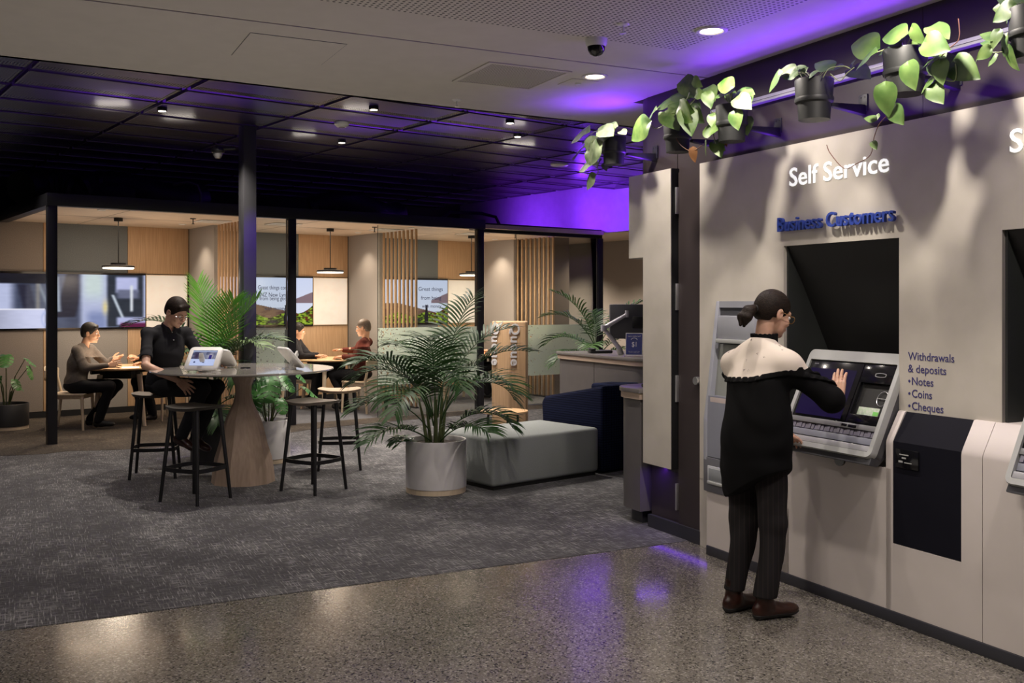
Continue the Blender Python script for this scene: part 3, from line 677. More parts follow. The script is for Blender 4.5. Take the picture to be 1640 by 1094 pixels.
m = MB(); m.box(.05, Wm-.06, -.024, -.014, .052, .07, .004); m.build('tray_edge', M['ltgrey'], t)

# slim aluminium rail high on the dark wall
t = thing('display_rail', 'slim aluminium rail running along the dark wall behind the hanging pots', 'rail', W(-.07, .08, 2.79), WR)
MB().box(0, 5, 0, .045, -.018, .018, .003).build('rail_body', mat('rail_satin', (.6, .6, .62), .4, .2), t)
MB().box(0, 5, -.001, .0005, -.004, -.001).build('rail_slot', M['dkgrey'], t)

# ------------------------------------------------------------------ teller counters
def counter(a0, a1, y0, y1, z, r, label, seams, name='service_counter', side='left', plinth=.1):
    t = thing(name, label, 'counter', W(a0, y0, 0), WR, 'grey counters with timber edge')
    w_ = a1-a0; d_ = y1-y0
    def fp(g, rad):
        p = []
        cs = [((r, r), 180, 270), ((w_-r, r), 270, 360)] if side == 'both' else ([((r, r), 180, 270)] if side == 'left' else [((w_-r, r), 270, 360)])
        if side == 'right': p.append((g, g))
        for (cx, cy), s0, s1 in cs:
            for i in range(11):
                th = math.radians(s0 + (s1-s0)*i/10); p.append((cx + (r-g)*math.cos(th), cy + (r-g)*math.sin(th)))
        if side == 'left': p.append((w_-g, g))
        p += [(w_-g, d_), (g, d_)]
        return p
    MB().prism(fp(.03, r), plinth, z-.075).build('carcass', mat('counter_grey', (.13, .12, .12), .4), t, ang=25)
    MB().prism(fp(.012, r), z-.075, z-.03).build('timber_edge', mat('pale_timber_edge', (.46, .35, .27), .5, col2=(.52, .40, .31), vscale=4, stretch=(2, 2, 20)), t, ang=25)
    MB().prism(fp(.0, r), z-.03, z, .004).build('countertop', mat('counter_top_grey', (.17, .155, .15), .3), t, ang=25)
    MB().prism(fp(.09, r), 0, plinth).build('kickboard', M['plinth'], t, ang=25)
    for s in seams: MB().box(s-.002, s+.002, .028, .032, plinth, z-.08).build('door_seam', M['mblack'], t, smooth=False)
    return t
counter(-4.42, -2.6, 1.36, 2.1, 1.05, .34, 'long grey counter with timber edge carrying the monitor', [.75], side='right')
counter(-1.24, -.815, .035, .9, .97, .24, 'rounded grey counter end under the pale panel', [], side='left')
t = thing('card_terminal', 'small black card terminal on the near rounded counter', 'card terminal', W(-.92, .20, .97), WR)
MB().box(-.04, .04, -.05, .09, 0, .03, .008).build('terminal_body', M['gblack'], t); MB().box(-.03, .03, .03, .08, .03, .032).build('terminal_screen', M['greyplastic'], t)
# ================================================================== MEETING BOOTHS
PITCH = 2.65; ZC = 2.69
# frame of posts and beams
t = thing('booth_frame', 'black steel post-and-beam frame along the front of the glazed meeting booths', 'frame', BO, BR)
for i, s in enumerate((0, 2.86, 5.83)):
    MB().box(s-.05, s+.05, -.05, .05, 0, 2.66, .002).build('post', M['frame'], t)
MB().box(-.06, 5.90, -.06, .06, 2.66, 2.80, .002).build('beam', M['frame'], t)
MB().box(-.06, .06, .06, 2.9, 2.66, 2.80, .002).build('beam', M['frame'], t)
MB().box(5.80, 5.90, .06, .22, 2.66, 2.80, .002).build('beam', M['frame'], t)
t2 = thing('booth_frame', 'black steel frame of the third booth, set back beside the purple bulkhead', 'frame', B(5.9, .14), BR)
MB().box(0, 2.45, -.05, .05, 2.63, 2.77, .002).build('beam', M['frame'], t2)
MB().box(2.37, 2.47, -.05, .05, 0, 2.63, .002).build('post', M['frame'], t2)
m = MB(); m.box(0, 8.3, .0, 2.85, ZC-.01, ZC+.05); struct('ceiling', m, M['woodceil'], BO, BR, smooth=False)
m = MB()
for s in (.02, 2.5, 5.15): m.box(s+.9, s+.906, .06, 2.79, ZC-.0115, ZC-.0102)
m.box(0, 8.3, 1.42, 1.426, ZC-.0115, ZC-.0102)
struct('trim_3', m, mat('shadow_gap', (.12, .09, .06), .8), BO, BR, smooth=False)
# back wall with its fabric and timber panels
m = MB(); m.box(-1.6, 8.33, 2.83, 2.93, 0, 2.75); bw = struct('wall_back', m, M['farblack'], BO, BR, smooth=False)
def panel(nm, s0, s1, z0, z1, m_, u=2.80):
    MB().box(s0, s1, u, 2.83, z0, z1, .002).build(nm, M[m_], bw)
for k in range(3):
    s0 = k*PITCH + (.0 if k else -1.6) ; s = k*PITCH - .15
    if k == 0:
        panel('fabric_panel', -1.6, .49, 2.0, ZC, 'feltbrown'); panel('fabric_panel', -1.6, .49, .09, 1.21, 'feltbrown')
        panel('timber_strip', .494, .55, .09, 1.21, 'wood'); panel('timber_strip', .494, .55, 2.0, ZC, 'wood')
        lo_ = .554
    else: lo_ = k*PITCH - .13
    panel('fabric_panel', lo_, k*PITCH+1.612, 2.0, ZC, 'feltblue'); panel('fabric_panel', lo_, k*PITCH+1.612, .09, 1.21, 'feltblue' if k else 'felt')
    panel('timber_panel', k*PITCH+1.616, k*PITCH+2.49, 2.0, ZC, 'wood'); panel('timber_panel', k*PITCH+1.616, k*PITCH+2.49, .09, 1.21, 'wood')
struct('baseboard_back', MB().box(-1.6, 8.3, 2.79, 2.825, .006, .085), M['black'], BO, BR, smooth=False)
# partitions: fabric then vertical timber battens towards the front
for k, (s, ln_) in enumerate(((2.5, 'first and second'), (5.15, 'second and third'), (7.8, 'third booth and the corridor'))):
    m = MB(); m.box(s, s+.09, 1.76, 2.80, 0, ZC-.01); wl_ = struct('wall_side', m, M['felt'] if k < 3 else M['felt'], BO, BR, smooth=False)
    wl_.name = 'wall_partition'
    t = thing('batten_screen', ('slatted timber screen between the first and second booths behind the black column' if k == 0 else 'slatted timber screen behind the first sheet of front glazing' if k == 1 else 'slatted timber screen behind the wooden queue post'), 'screen', B(s, .70), BR, 'timber batten screens')
    n = 9
    for i in range(n):
        y = .02 + i*.12; MB().box(.03, .06, y, y+.032, .03, ZC-.012, .002).build('batten', M['wood'], t)
    MB().box(.02, .07, .0, 1.06, 0, .03).build('floor_track', M['black'], t)
# corridor end wall behind the third booth's glass
struct('wall_partition', MB().box(8.0, 8.33, .9, 2.83, 0, 2.69), M['feltbrown'], BO, BR, smooth=False)
# front glazing
def pane(s0, s1, y, label, z1=2.64, f0=.45, f1=1.235, fx0=None):
    t = thing('glass_panel', label, 'glass panel', B(s0, y, 0), BR, 'front glazing of the booths')
    w_ = s1-s0
    MB().box(0, w_, -.005, .005, .006, z1).build('pane', M['glass'], t, smooth=False)
    MB().box(0.0, w_-.001, -.0075, -.0062, f0, f1).build('frosted_band', M['frost'], t, smooth=False)
    MB().box(0, w_, -.012, .012, 0.0, .012).build('floor_channel', M['alu'], t, smooth=False)
    MB().box(-.002, .001, -.006, .006, 0, z1).build('glass_edge', mat('glass_edge_dark', (.02, .04, .035), .2), t, smooth=False)
    return t
pane(2.33, 2.81, .0, 'narrow glass panel with speckled frosted band left of the middle post')
pane(4.13, 5.78, .0, 'wide glass panel with frosted band behind the potted palm')
pane(6.62, 8.26, .14, 'wide glass panel with frosted band right of the queue post')

# ------------------------------------------------------------------ screens
def picture(nm, w_, h_, fn, nx, nz, parent, mx=None, y=-.001):
    """flat lit picture; colours from fn(u, v) with v up"""
    me = bpy.data.meshes.new(nm); vs = []; fs_ = []
    for j in range(nz+1):
        for i in range(nx+1): vs.append((w_*i/nx, y, h_*j/nz))
    for j in range(nz):
        for i in range(nx):
            a = j*(nx+1)+i; fs_.append((a, a+1, a+nx+2, a+nx+1))
    me.from_pydata(vs, [], fs_)
    ca = me.color_attributes.new('picture', 'FLOAT_COLOR', 'POINT')
    U = np.array([(v[0]/w_, v[2]/h_) for v in vs]); c = fn(U[:, 0], U[:, 1])
    c = np.clip(c, 0, 1)**2.2
    ca.data.foreach_set('color', np.concatenate([c, np.ones((len(vs), 1))], 1).astype(np.float32).ravel())
    if mx is not None: me.transform(mx)
    me.materials.append(M['picture']); o = bpy.data.objects.new(nm, me); COL.objects.link(o); o.parent = parent
    return o
def sm(a, b, x): t_ = np.clip((x-a)/(b-a), 0, 1); return t_*t_*(3-2*t_)
def mixc(c, col, m_): return c*(1-m_[:, None]) + np.array(col)*m_[:, None]
def vnoise(u, v, f, seed=0):
    rs = np.random.RandomState(seed); g = rs.rand(64, 64)
    x = (u*f) % 63; y = (v*f) % 63; i = x.astype(int); j = y.astype(int); fx = x-i; fy = y-j
    fx = fx*fx*(3-2*fx); fy = fy*fy*(3-2*fy)
    return (g[i, j]*(1-fx)+g[i+1, j]*fx)*(1-fy) + (g[i, j+1]*(1-fx)+g[i+1, j+1]*fx)*fy
def cafe(u, v):
    c = np.tile(np.array([.72, .75, .88]), (len(u), 1))
    def bx(x0, x1, y0, y1, s=.012, sy=.03): return sm(x0-s, x0+s, u)*(1-sm(x1-s, x1+s, u))*sm(y0-sy, y0+sy, v)*(1-sm(y1-sy, y1+sy, v))
    def para(x0, x1, k, y0, y1, s=.012): uu = u - k*(v-.5); return sm(x0-s, x0+s, uu)*(1-sm(x1-s, x1+s, uu))*sm(y0-.02, y0+.02, v)*(1-sm(y1-.02, y1+.02, v))
    c = mixc(c, [.24, .27, .36], bx(.34, .72, -.1, 1.1, .03))
    c = mixc(c, [.30, .33, .42], bx(.47, .60, -.1, 1.1, .03))
    c = mixc(c, [.12, .13, .2], para(.56, .66, .07, .2, 1.1)); c = mixc(c, [.62, .66, .72], para(.545, .565, -.02, .3, .95)); c = mixc(c, [.55, .6, .66], para(.49, .505, -.12, .3, .9))
    c = mixc(c, [.70, .73, .86], bx(.665, .80, -.1, 1.1, .02)); c = mixc(c, [.78, .84, .84], bx(.68, .78, .55, 1.1, .03, .2))
    c = mixc(c, [.50, .55, .72], bx(.70, .80, -.1, .3, .03, .1))
    c = mixc(c, [.13, .14, .22], para(.38, .44, -.06, .3, .8)); c = mixc(c, [.55, .53, .5], bx(.45, .465, .3, .85))
    c = mixc(c, [.16, .19, .24], bx(.80, .99, .0, 1.1, .012)); c = mixc(c, [.72, .74, .90], bx(.845, .96, .66, .96, .012)); c = mixc(c, [.40, .42, .52], bx(.85, .965, .55, .72, .02))
    c = mixc(c, [.85, .87, .90], bx(.92, .935, .3, .8, .008)); c = mixc(c, [.75, .79, .84], para(.835, .85, -.12, .16, .62, .008))
    c = mixc(c, [.86, .80, .58], np.exp(-(((u-.79)/.014)**2 + ((v-.38)/.13)**2)))
    c = mixc(c, [.70, .72, .88], bx(.85, 1.1, .04, .19)); c = mixc(c, [.36, .10, .26], bx(.87, 1.1, -.1, .08, .01))
    # machine head and white cup
    c = mixc(c, [.07, .08, .13], bx(-.1, .53, .82, 1.2, .02, .02)*(1-sm(.50, .55, u + (1-v)*.1))); c = mixc(c, [.5, .5, .52], bx(.40, .50, .30, .80)*.3)
    cup = (1-sm(.0, .02, np.abs(u-.30) - (.185 + .0*v))) * sm(-.1, .0, v) * (1-sm(.34, .36, v))
    sh = .62 + .25*sm(.15, .45, u); cc = np.stack([sh*.92, sh*.94, sh*1.08], 1)
    c = c*(1-cup[:, None]) + cc*cup[:, None]
    rim = np.exp(-((v-.35)/.012)**2)*(np.abs(u-.30) < .19); c = mixc(c, [.95, .95, 1], rim)
    hd = np.exp(-((np.hypot((u-.49)/.018, (v-.17)/.14)-.8)/.25)**2); c = mixc(c, [.7, .74, .9], hd*.8)
    return c + (vnoise(u, v, 30, 3)[:, None]-.5)*.03
def coast(u, v):
    c = np.stack([.86-.06*v, .88-.04*v, .95+0*v], 1)
    h1 = .44 - .55*(u-.45)*(u > .45) + .0*u; h1 = .46 - .50*np.clip(u-.42, 0, 1); m_ = (v < h1)*(u < .95)*1.0
    n = vnoise(u, v, 26, 1)
    c = mixc(c, [.42, .32, .30], m_); c = mixc(c, [.30, .20, .22], m_*sm(.45, .7, n)); c = mixc(c, [.60, .48, .34], m_*sm(.3, .1, v*0+np.abs(u-.5))*.5)
    m2 = sm(.80, .90, u)*sm(.60-.0*u, .62, 1-v*0+0*u)*((v > .50+.0*u) & (v < .58 + .5*(u-.82)))*1.0
    m2 = ((u > .80) & (v < .52 + .9*(u-.80)) & (v > .46))*1.0; c = mixc(c, [.50, .42, .46], m2)
    m3 = (v < .20 + .05*np.sin(u*19) + .9*np.clip(u-.78, 0, 1))*1.0
    g = vnoise(u, v, 55, 2); c = mixc(c, [.38, .52, .12], m3); c = mixc(c, [.16, .18, .06], m3*sm(.45, .62, g)); c = mixc(c, [.62, .72, .22], m3*sm(.42, .25, g)*.9); c = mixc(c, [.35, .16, .10], m3*sm(.6, .8, vnoise(u, v, 33, 5))*sm(.74, .84, u))
    c = mixc(c, [.16, .17, .22], np.exp(-(((u-.62)/.06)**2 + ((v-.07)/.05)**2)))
    pr = ((np.abs(u-.745) < .018 + .006*np.sin(v*14)) & (v < .42))*1.0; c = mixc(c, [.05, .07, .13], pr)
    return c
def tv(s0, s1, fn, label, nx, grp='wall screens in the booths'):
    t = thing('wall_screen', label, 'screen', B(s0, 2.795, 1.205), BR, grp)
    w_ = s1-s0
    MB().box(0, w_, -.03, .005, 0, .80, .003).build('screen_housing', M['gblack'], t)
    picture('display', w_-.02, .745, fn, nx, 90, t, Matrix.Translation((.01, -.031, .027)))
    return t
tv(-.80, 1.858, cafe, 'wide wall screen showing a white cup under a coffee machine', 260)
t = tv(2.70, 4.50, coast, 'wall screen showing a coastal hill, grass and words, in the middle booth', 230)
def scr_text(t, s, x, z, w_, h_): 
    o = text_mesh('screen_lettering', s, w_, h_, M['screenink'], .0004, .004, t, Matrix.Translation((x, -.0322, z)), 0)
scr_text(t, 'Great things come', .865, .585, .535, .066); scr_text(t, 'BNZ New Lynn', .865, .47, .50, .07); scr_text(t, 'from being good', .89, .415, .49, .066); scr_text(t, 'with money', .97, .26, .35, .06)
t = tv(5.36, 7.10, coast, 'wall screen seen through glass beside the palm, words over a hill', 230)
scr_text(t, 'Great things', 1.13, .585, .50, .07); scr_text(t, 'from being', 1.18, .43, .42, .07); scr_text(t, 'with money', 1.2, .29, .40, .06)
for s0, s1, l in ((1.862, 2.47, 'backlit white board right of the coffee screen in the first booth'), (4.505, 5.125, 'backlit white board in the middle booth above the timber panel'), (7.105, 7.77, 'backlit white board in the third booth behind the palm tips')):
    t = thing('white_board', l, 'board', B(s0, 2.795, 1.215), BR, 'backlit boards')
    MB().box(0, s1-s0, -.02, .005, 0, .775, .003).build('board_frame', M['woodpale'], t)
    MB().box(.012, s1-s0-.012, -.0215, -.0202, .012, .763).build('lit_face', M['lightbox'], t, smooth=False)

# ------------------------------------------------------------------ pendants and booth ceiling fittings
def pendant():
    t = thing('pendant_lamp', '', 'pendant lamp')
    MB().lathe([(0, 0), (.055, 0), (.055, -.045), (0, -.045)], 24).build('canopy', M['black'], t)
    MB().tube([(0, 0, -.04), (0, 0, -.60)], .007).build('rod', M['black'], t)
    MB().lathe([(0, -.585), (.095, -.585), (.095, -.61), (.19, -.618), (.20, -.624), (.20, -.645), (.192, -.645), (.192, -.63), (0, -.63)], 40).build('shade', M['black'], t)
    MB().lathe([(.19, -.640), (.19, -.655), (.185, -.66), (0, -.66)], 40, close=False).build('diffuser', M['ring'], t)
    return t
p0 = pendant()
for i, (s, l) in enumerate(((1.1, 'lit disc pendant lamp in the first booth over the table of the man in grey'), (4.12, 'lit disc pendant lamp in the middle booth'), (6.66, 'lit disc pendant lamp behind the glass in the third booth'))):
    p = p0 if i == 0 else copy_tree(p0); p.location = B(s, 1.4, ZC-.01); tag(p, l, 'pendant lamp', 'disc pendant lamps')
for s, u, l in ((.62, .35, 'small recessed downlight in the timber ceiling nearest the left post'), (2.1, 1.9, 'small recessed downlight beside the first slatted screen'), (4.85, 1.9, 'small recessed downlight beside the second slatted screen'), (5.0, .55, 'small recessed downlight just behind the wide front glass'), (7.5, 1.9, 'small recessed downlight near the third slatted screen')):
    ceiling_ring('recessed_downlight', l, 'ceiling light', B(s, u), ZC-.01, .05, 'lensdim', 'downlights in the booth ceilings')
for s, u, l in ((1.9, .9, 'sprinkler head in the first booth ceiling'), (4.5, .75, 'sprinkler head in the middle booth ceiling'), (6.95, .6, 'sprinkler head in the third booth ceiling')):
    t = thing('sprinkler', l, 'sprinkler', B(s, u, ZC-.01), 0, 'ceiling sprinklers')
    MB().lathe([(0, 0), (.04, 0), (.035, -.01), (0, -.012)], 16).build('escutcheon', M['black'], t)
    MB().tube([(0, 0, -.01), (0, 0, -.075)], .007).lathe([(0, -.07), (.02, -.07), (.02, -.075), (0, -.075)], 12).build('sprinkler_head', M['black'], t)
for s, u, l in ((2.25, 1.15, 'pale air diffuser in the first booth ceiling'), (4.9, 1.1, 'pale air diffuser in the middle booth ceiling'), (3.2, 1.0, 'pale air diffuser in the middle booth ceiling beside the post'), (6.4, 1.0, 'pale air diffuser in the third booth ceiling')):
    t = thing('air_diffuser', l, 'vent', B(s, u, ZC-.01), BR, 'booth air diffusers')
    MB().box(-.2, .2, -.2, .2, -.012, 0, .004).build('diffuser_frame', M['white'], t)
    MB().box(-.15, .15, -.15, .15, -.014, -.012).build('diffuser_plate', mat('diffuser_plate', (.6, .57, .52), .6), t, smooth=False)
# services lying on the booth roofs, black on black
for k, (s, u, r_, l) in enumerate(((1.0, 2.2, .22, 'black flexible duct above the first booth, left coil'), (1.7, 2.0, .22, 'black flexible duct above the first booth, right coil'), (5.2, 2.2, .2, 'black flexible duct above the second booth'))):
    m = MB(); pts = [(s-.9+i*.06, u + .25*math.sin(i*.2+k), 2.85+r_ + .08*math.sin(i*.25)) for i in range(26)]
    m.tube(pts, [r_ + (.018 if i % 2 else 0) for i in range(26)], 16)
    o = m.build('flexible_duct', M['black'], None, loc=BO, rz=BR); tag(o, l, 'duct', 'ducts above the booths')
o = MB().tube([B(2.0, .9, 2.745), B(2.0, .9, 3.0), B(1.98, .95, 3.12), B(1.9, 1.1, 3.17), B(1.78, 1.3, 3.14)], .02).build('conduit', mat('conduit_grey', (.10, .09, .09), .4, .3)); tag(o, 'thin bent conduit rising above the first booth roof', 'conduit')
o = MB().tube([B(5.6, .9, 2.77), B(5.9, .9, 2.98), B(6.5, .9, 3.0), B(6.75, .85, 2.95), B(6.8, .8, 2.80)], .025).build('conduit', M['black']); tag(o, 'thick black hose bent over the beam beside the purple bulkhead', 'conduit')

# ================================================================== FURNITURE
# round bar table
t = thing('bar_table', 'high round bar table with glossy taupe top on a faceted limed-oak pedestal', 'table', (-2.37, 8.69, .003), math.radians(9))
MB().lathe([(.275, 0), (.262, .12), (.245, .22), (.207, .34), (.18, .46), (.150, .56), (.118, .63), (.085, .70), (.069, .78), (.072, .85), (.10, .92), (.15, .962)], 10).build('pedestal', M['pedestal'], t, ang=15)
MB().lathe([(0, .958), (.55, .960), (.76, .978), (.782, .985), (.785, .992), (.782, .998), (0, .999)], 96).build('tabletop', M['tabletop'], t, ang=40)
m = MB().lathe([(0, .999), (.045, .999), (.043, 1.008), (0, 1.010)], 24, (.02, -.01, 0)); m.build('cable_grommet', M['gblack'], t)

def tablet(label, loc, rz, tilt, kind):
    t = thing('tablet_stand', label, 'tablet', loc, rz, 'tablets on the bar table')
    X = Matrix.Translation((0, .0, .022)) @ Matrix.Rotation(tilt, 4, 'X')
    def rr(w_, h_, r, n_=5):
        pts = []
        for cx, cy, a0 in ((w_/2-r, h_-r, 0), (-w_/2+r, h_-r, 90), (-w_/2+r, r, 180), (w_/2-r, r, 270)):
            for i in range(n_+1):
                th = math.radians(a0+90*i/n_); pts.append((cx+r*math.cos(th), cy+r*math.sin(th)))
        return pts
    m = MB(); m.prism([(p[0], p[1]) for p in rr(.30, .235, .035)], 0, .028, .009, X, 'y') if False else None
    bm = m.bm; out = rr(.30, .235, .04); n = len(out)
    rows = []
    for y, k in ((.026, .93), (.020, .985), (.012, 1.0), (.004, .985), (.0, .95)):
        rows.append([bm.verts.new(X @ Vector((p[0]*k, y, .1175 + (p[1]-.1175)*k))) for p in out])
    for a, b in zip(rows, rows[1:]):
        for i in range(n): bm.faces.new((a[i], a[(i+1) % n], b[(i+1) % n], b[i]))
    bm.faces.new(rows[0]); bm.faces.new(rows[-1][::-1])
    m.build('enclosure', M['white'], t, ang=50)
    def img(u, v):
        c = np.tile(np.array([.72, .77, .92]), (len(u), 1))
        ph = ((v > .42) & (v < .90))*1.0; c = mixc(c, [.45, .47, .55], ph); c = mixc(c, [.28, .3, .4], ph*sm(.4, .7, vnoise(u, v, 8, 4)))
        c = mixc(c, [.75, .72, .75], ph*np.exp(-(((u-.78)/.12)**2 + ((v-.62)/.2)**2))); c = mixc(c, [.18, .16, .45], ph*((np.abs(u-.76) < .06) & (v < .7))); c = mixc(c, [.2, .16, .25], ph*np.exp(-(((u-.2)/.12)**2+((v-.62)/.25)**2)))
        for cx in (.18, .55): c = mixc(c, [.16, .2, .38], (np.hypot((u-cx)*1.35, v-.22) < .055)*1.0)
        c = mixc(c, [.5, .55, .65], (v > .93)*1.0); return c
    if kind == 'front': picture('tablet_screen', .215, .155, img, 60, 44, t, X @ Matrix.Translation((-.1075, -.0008, .04)))
    else: MB().box(-.1075, .1075, -.0008, 0, .04, .195, 0, X).build('tablet_screen', M['gblack'], t, smooth=False)
    m = MB(); m.prism([(.02, .10), (.03, .14), (.11, .01), (.11, -.02), (.095, -.02)], -.02, .02, .004, Matrix.Translation((0, 0, .02)), 'x'); m.build('stand_leg', M['white'], t)
    MB().lathe([(0, 0), (.05, 0), (.05, .006), (0, .007)], 20, (0, .09, 0)).build('foot', M['white'], t)
    m = MB(); m.tube([(.02, .09, .02), (.05, .13, .012), (.1, .12, .006), (.12, .15, .006), (.09, .19, .006), (.03, .16, .006), (-.02, .2, .006)], .0025, 5); m.build('cable', M['white'], t)
    return t
tablet('white tablet on a stand, its lit screen facing the camera beside the man in black', (-2.60, 8.20, 1.002), math.radians(-8), math.radians(-38), 'front')
tablet('pale tablet seen edge-on behind the lit tablet, facing away', (-2.60, 8.85, 1.002), math.radians(172), math.radians(-50), 'back')
tablet('white tablet seen from behind on the right side of the bar table', (-1.86, 8.66, 1.002), math.radians(122), math.radians(-42), 'back')

# bar stools
def stool(seat_m):
    t = thing('bar_stool', '', 'stool')
    bm_ = MB(); n = 13; P = []; Q = []
    for j in range(n):
        row = []; rq = []
        for i in range(n):
            u = -1 + 2*i/(n-1); v = -1 + 2*j/(n-1)
            x = u*math.sqrt(1-.32*v*v)*.205; y = v*math.sqrt(1-.32*u*u)*.195
            z = .752 + .012*abs(u)**2.5 - .004
            row.append((x, y, z)); rq.append((x*.94, y*.94, z-.024))
        P.append(row); Q.append(rq)
    bm_.grid(P); bm_.grid([r[::-1] for r in Q])
    bm = bm_.bm; bm.verts.ensure_lookup_table(); N2 = n*n
    def idx(j, i): return j*n+i
    def idq(j, i): return N2 + j*n + (n-1-i)
    edge = [(0, i) for i in range(n)] + [(j, n-1) for j in range(1, n)] + [(n-1, i) for i in range(n-2, -1, -1)] + [(j, 0) for j in range(n-2, 0, -1)]
    for k in range(len(edge)):
        a = edge[k]; b = edge[(k+1) % len(edge)]
        bm.faces.new([bm.verts[idx(*a)], bm.verts[idx(*b)], bm.verts[idq(*b)], bm.verts[idq(*a)]])
    bm_.build('seat', seat_m, t, ang=50)
    for sx in (-1, 1):
        for sy in (-1, 1):
            MB().tube([(sx*.195, sy*.185, 0), (sx*.135, sy*.125, .735)], [.0135, .017], 12).build('leg', M['black'], t)
    z = .26; k = .195-.06*z/.735; ky = .185-.06*z/.735
    for a, b in (((-k, -ky), (k, -ky)), ((k, -ky), (k, ky)), ((k, ky), (-k, ky)), ((-k, ky), (-k, -ky))):
        mx_ = (a[0]+b[0])/2*1.12; my_ = (a[1]+b[1])/2*1.12
        m = MB(); pts = [((1-q)**2*a[0]+2*q*(1-q)*mx_*1.12+q*q*b[0], (1-q)**2*a[1]+2*q*(1-q)*my_*1.12+q*q*b[1]) for q in [i/8 for i in range(9)]]
        for (x0, y0), (x1, y1) in zip(pts, pts[1:]):
            d = Vector((x1-x0, y1-y0, 0)).normalized(); nn = Vector((-d.y, d.x, 0))*.006
            m.strip([[(x0+nn.x, y0+nn.y, z+s*.016), (x1+nn.x, y1+nn.y, z+s*.016), (x1-nn.x, y1-nn.y, z+s*.016), (x0-nn.x, y0-nn.y, z+s*.016)] for s in (-1, 1)])
            m.strip([[(x0+s*nn.x, y0+s*nn.y, z-.016), (x1+s*nn.x, y1+s*nn.y, z-.016), (x1+s*nn.x, y1+s*nn.y, z+.016), (x0+s*nn.x, y0+s*nn.y, z+.016)] for s in (-1, 1)])
        m.build('footrest', M['black'], t)
    return t
seatblack = mat('dark_stained_seat', (.028, .023, .018), .4); seatoak = mat('stool_seat_oak', (.36, .26, .17), .5, col2=(.42, .31, .21), vscale=4, stretch=(2, 20, 2)); seatgrey = mat('stool_seat_greyed', (.15, .12, .10), .5, col2=(.18, .15, .12), vscale=4, stretch=(2, 20, 2))
for m_, x, y, rz, l in ((seatblack, -3.25, 8.98, 12, 'black bar stool the man in the black shirt sits on'), (seatblack, -2.53, 7.88, -26, 'nearest black bar stool with a dark seat, in front of the table pedestal'), (seatgrey, -1.67, 8.30, -33, 'nearer bar stool with timber seat right of the table pedestal'), (seatoak, -1.65, 9.42, 10, 'farther bar stool with pale oak seat right of the table')):
    s = stool(m_); s.location = (x, y, .003); s.rotation_euler.z = math.radians(rz); tag(s, l, 'stool', 'stools around the bar table')

# meeting chairs
def chair():
    t = thing('meeting_chair', '', 'chair'); wm = M['woodpale']
    m = MB(); m.prism(rrect(-.22, .22, -.21, .22, .05), .432, .452, .005); m.build('seat', wm, t)
    m = MB(); P = []
    for th in (0, .016):
        rows = []
        for j in range(9):
            v = j/8; row = []
            for i in range(13):
                u = -1+2*i/12; hh = .09*(1-abs(u)**5)**.5 if abs(u) < 1 else .02; hh = max(hh, .045)
                row.append((u*.225, -.255 + .045*(1-u*u)*-1 + th, .70 + (v*2-1)*hh))
            rows.append(row)
        P.append(rows)
    m.grid(P[0]); m.grid(P[1])
    for j in (0, 8):
        m.grid([P[0][j], P[1][j]])
    m.grid([[P[0][j][0] for j in range(9)], [P[1][j][0] for j in range(9)]]); m.grid([[P[0][j][-1] for j in range(9)], [P[1][j][-1] for j in range(9)]])
    m.build('backrest', wm, t)
    for sx in (-1, 1):
        MB().tube([(sx*.20, -.24, 0), (sx*.19, -.20, .44), (sx*.175, -.262, .74)], [.015, .021, .014], 10).build('leg', wm, t)
        MB().tube([(sx*.20, .20, 0), (sx*.185, .18, .44)], [.014, .021], 10).build('leg', wm, t)
    m = MB(); m.box(-.19, .19, .17, .19, .385, .432, .003); m.box(-.19, .19, -.2, -.18, .385, .432, .003); m.box(-.195, -.175, -.2, .19, .385, .432, .003); m.box(.175, .195, -.2, .19, .385, .432, .003)
    m.build('seat_rail', wm, t)
    return t
def rrect(x0, x1, y0, y1, r, n=5):
    p = []
    for cx, cy, a0 in ((x1-r, y1-r, 0), (x0+r, y1-r, 90), (x0+r, y0+r, 180), (x1-r, y0+r, 270)):
        for i in range(n+1):
            th = math.radians(a0+90*i/n); p.append((cx+r*math.cos(th), cy+r*math.sin(th)))
    return p
c0 = chair(); first = True
for x, y, rz, l in ((-5.50, 12.32, -85, 'pale wooden chair the man in the grey sweater sits on'), (-4.72, 13.35, 150, 'pale wooden chair across the first booth table, mostly behind the man in black'),
                    (-2.17, 14.22, 62, 'pale wooden chair the man in the maroon jacket sits on'), (-3.18, 14.62, -75, 'pale wooden chair left of the middle booth table behind the post'),
                    (-.05, 16.15, 80, 'pale wooden chair in the third booth, beside the queue post'), (-1.28, 15.95, -90, 'pale wooden chair in the third booth behind the frosted glass')):
    c = c0 if first else copy_tree(c0); first = False
    c.location = (x, y, .006); c.rotation_euler.z = math.radians(rz); tag(c, l, 'chair', 'pale wooden meeting chairs')
def mtable():
    t = thing('meeting_table', '', 'table')
    MB().lathe([(0, .722), (.49, .722), (.52, .735), (.52, .745), (.515, .75), (0, .75)], 56).build('tabletop', M['woodtop'], t)
    for k in range(4):
        a = PI/4 + k*PI/2 + .35; c, s = math.cos(a), math.sin(a)
        MB().tube([(c*.42, s*.42, 0), (c*.33, s*.33, .66)], [.022, .034], 14).build('leg', M['woodpale'], t)
    m = MB(); m.tube([(-.27, -.27, .69), (.27, .27, .69)], .03, 6); m.tube([(-.27, .27, .69), (.27, -.27, .69)], .03, 6); m.box(-.2, .2, -.16, .16, .60, .722, .01); m.build('under_frame', M['black'], t)
    return t
mt0 = mtable()
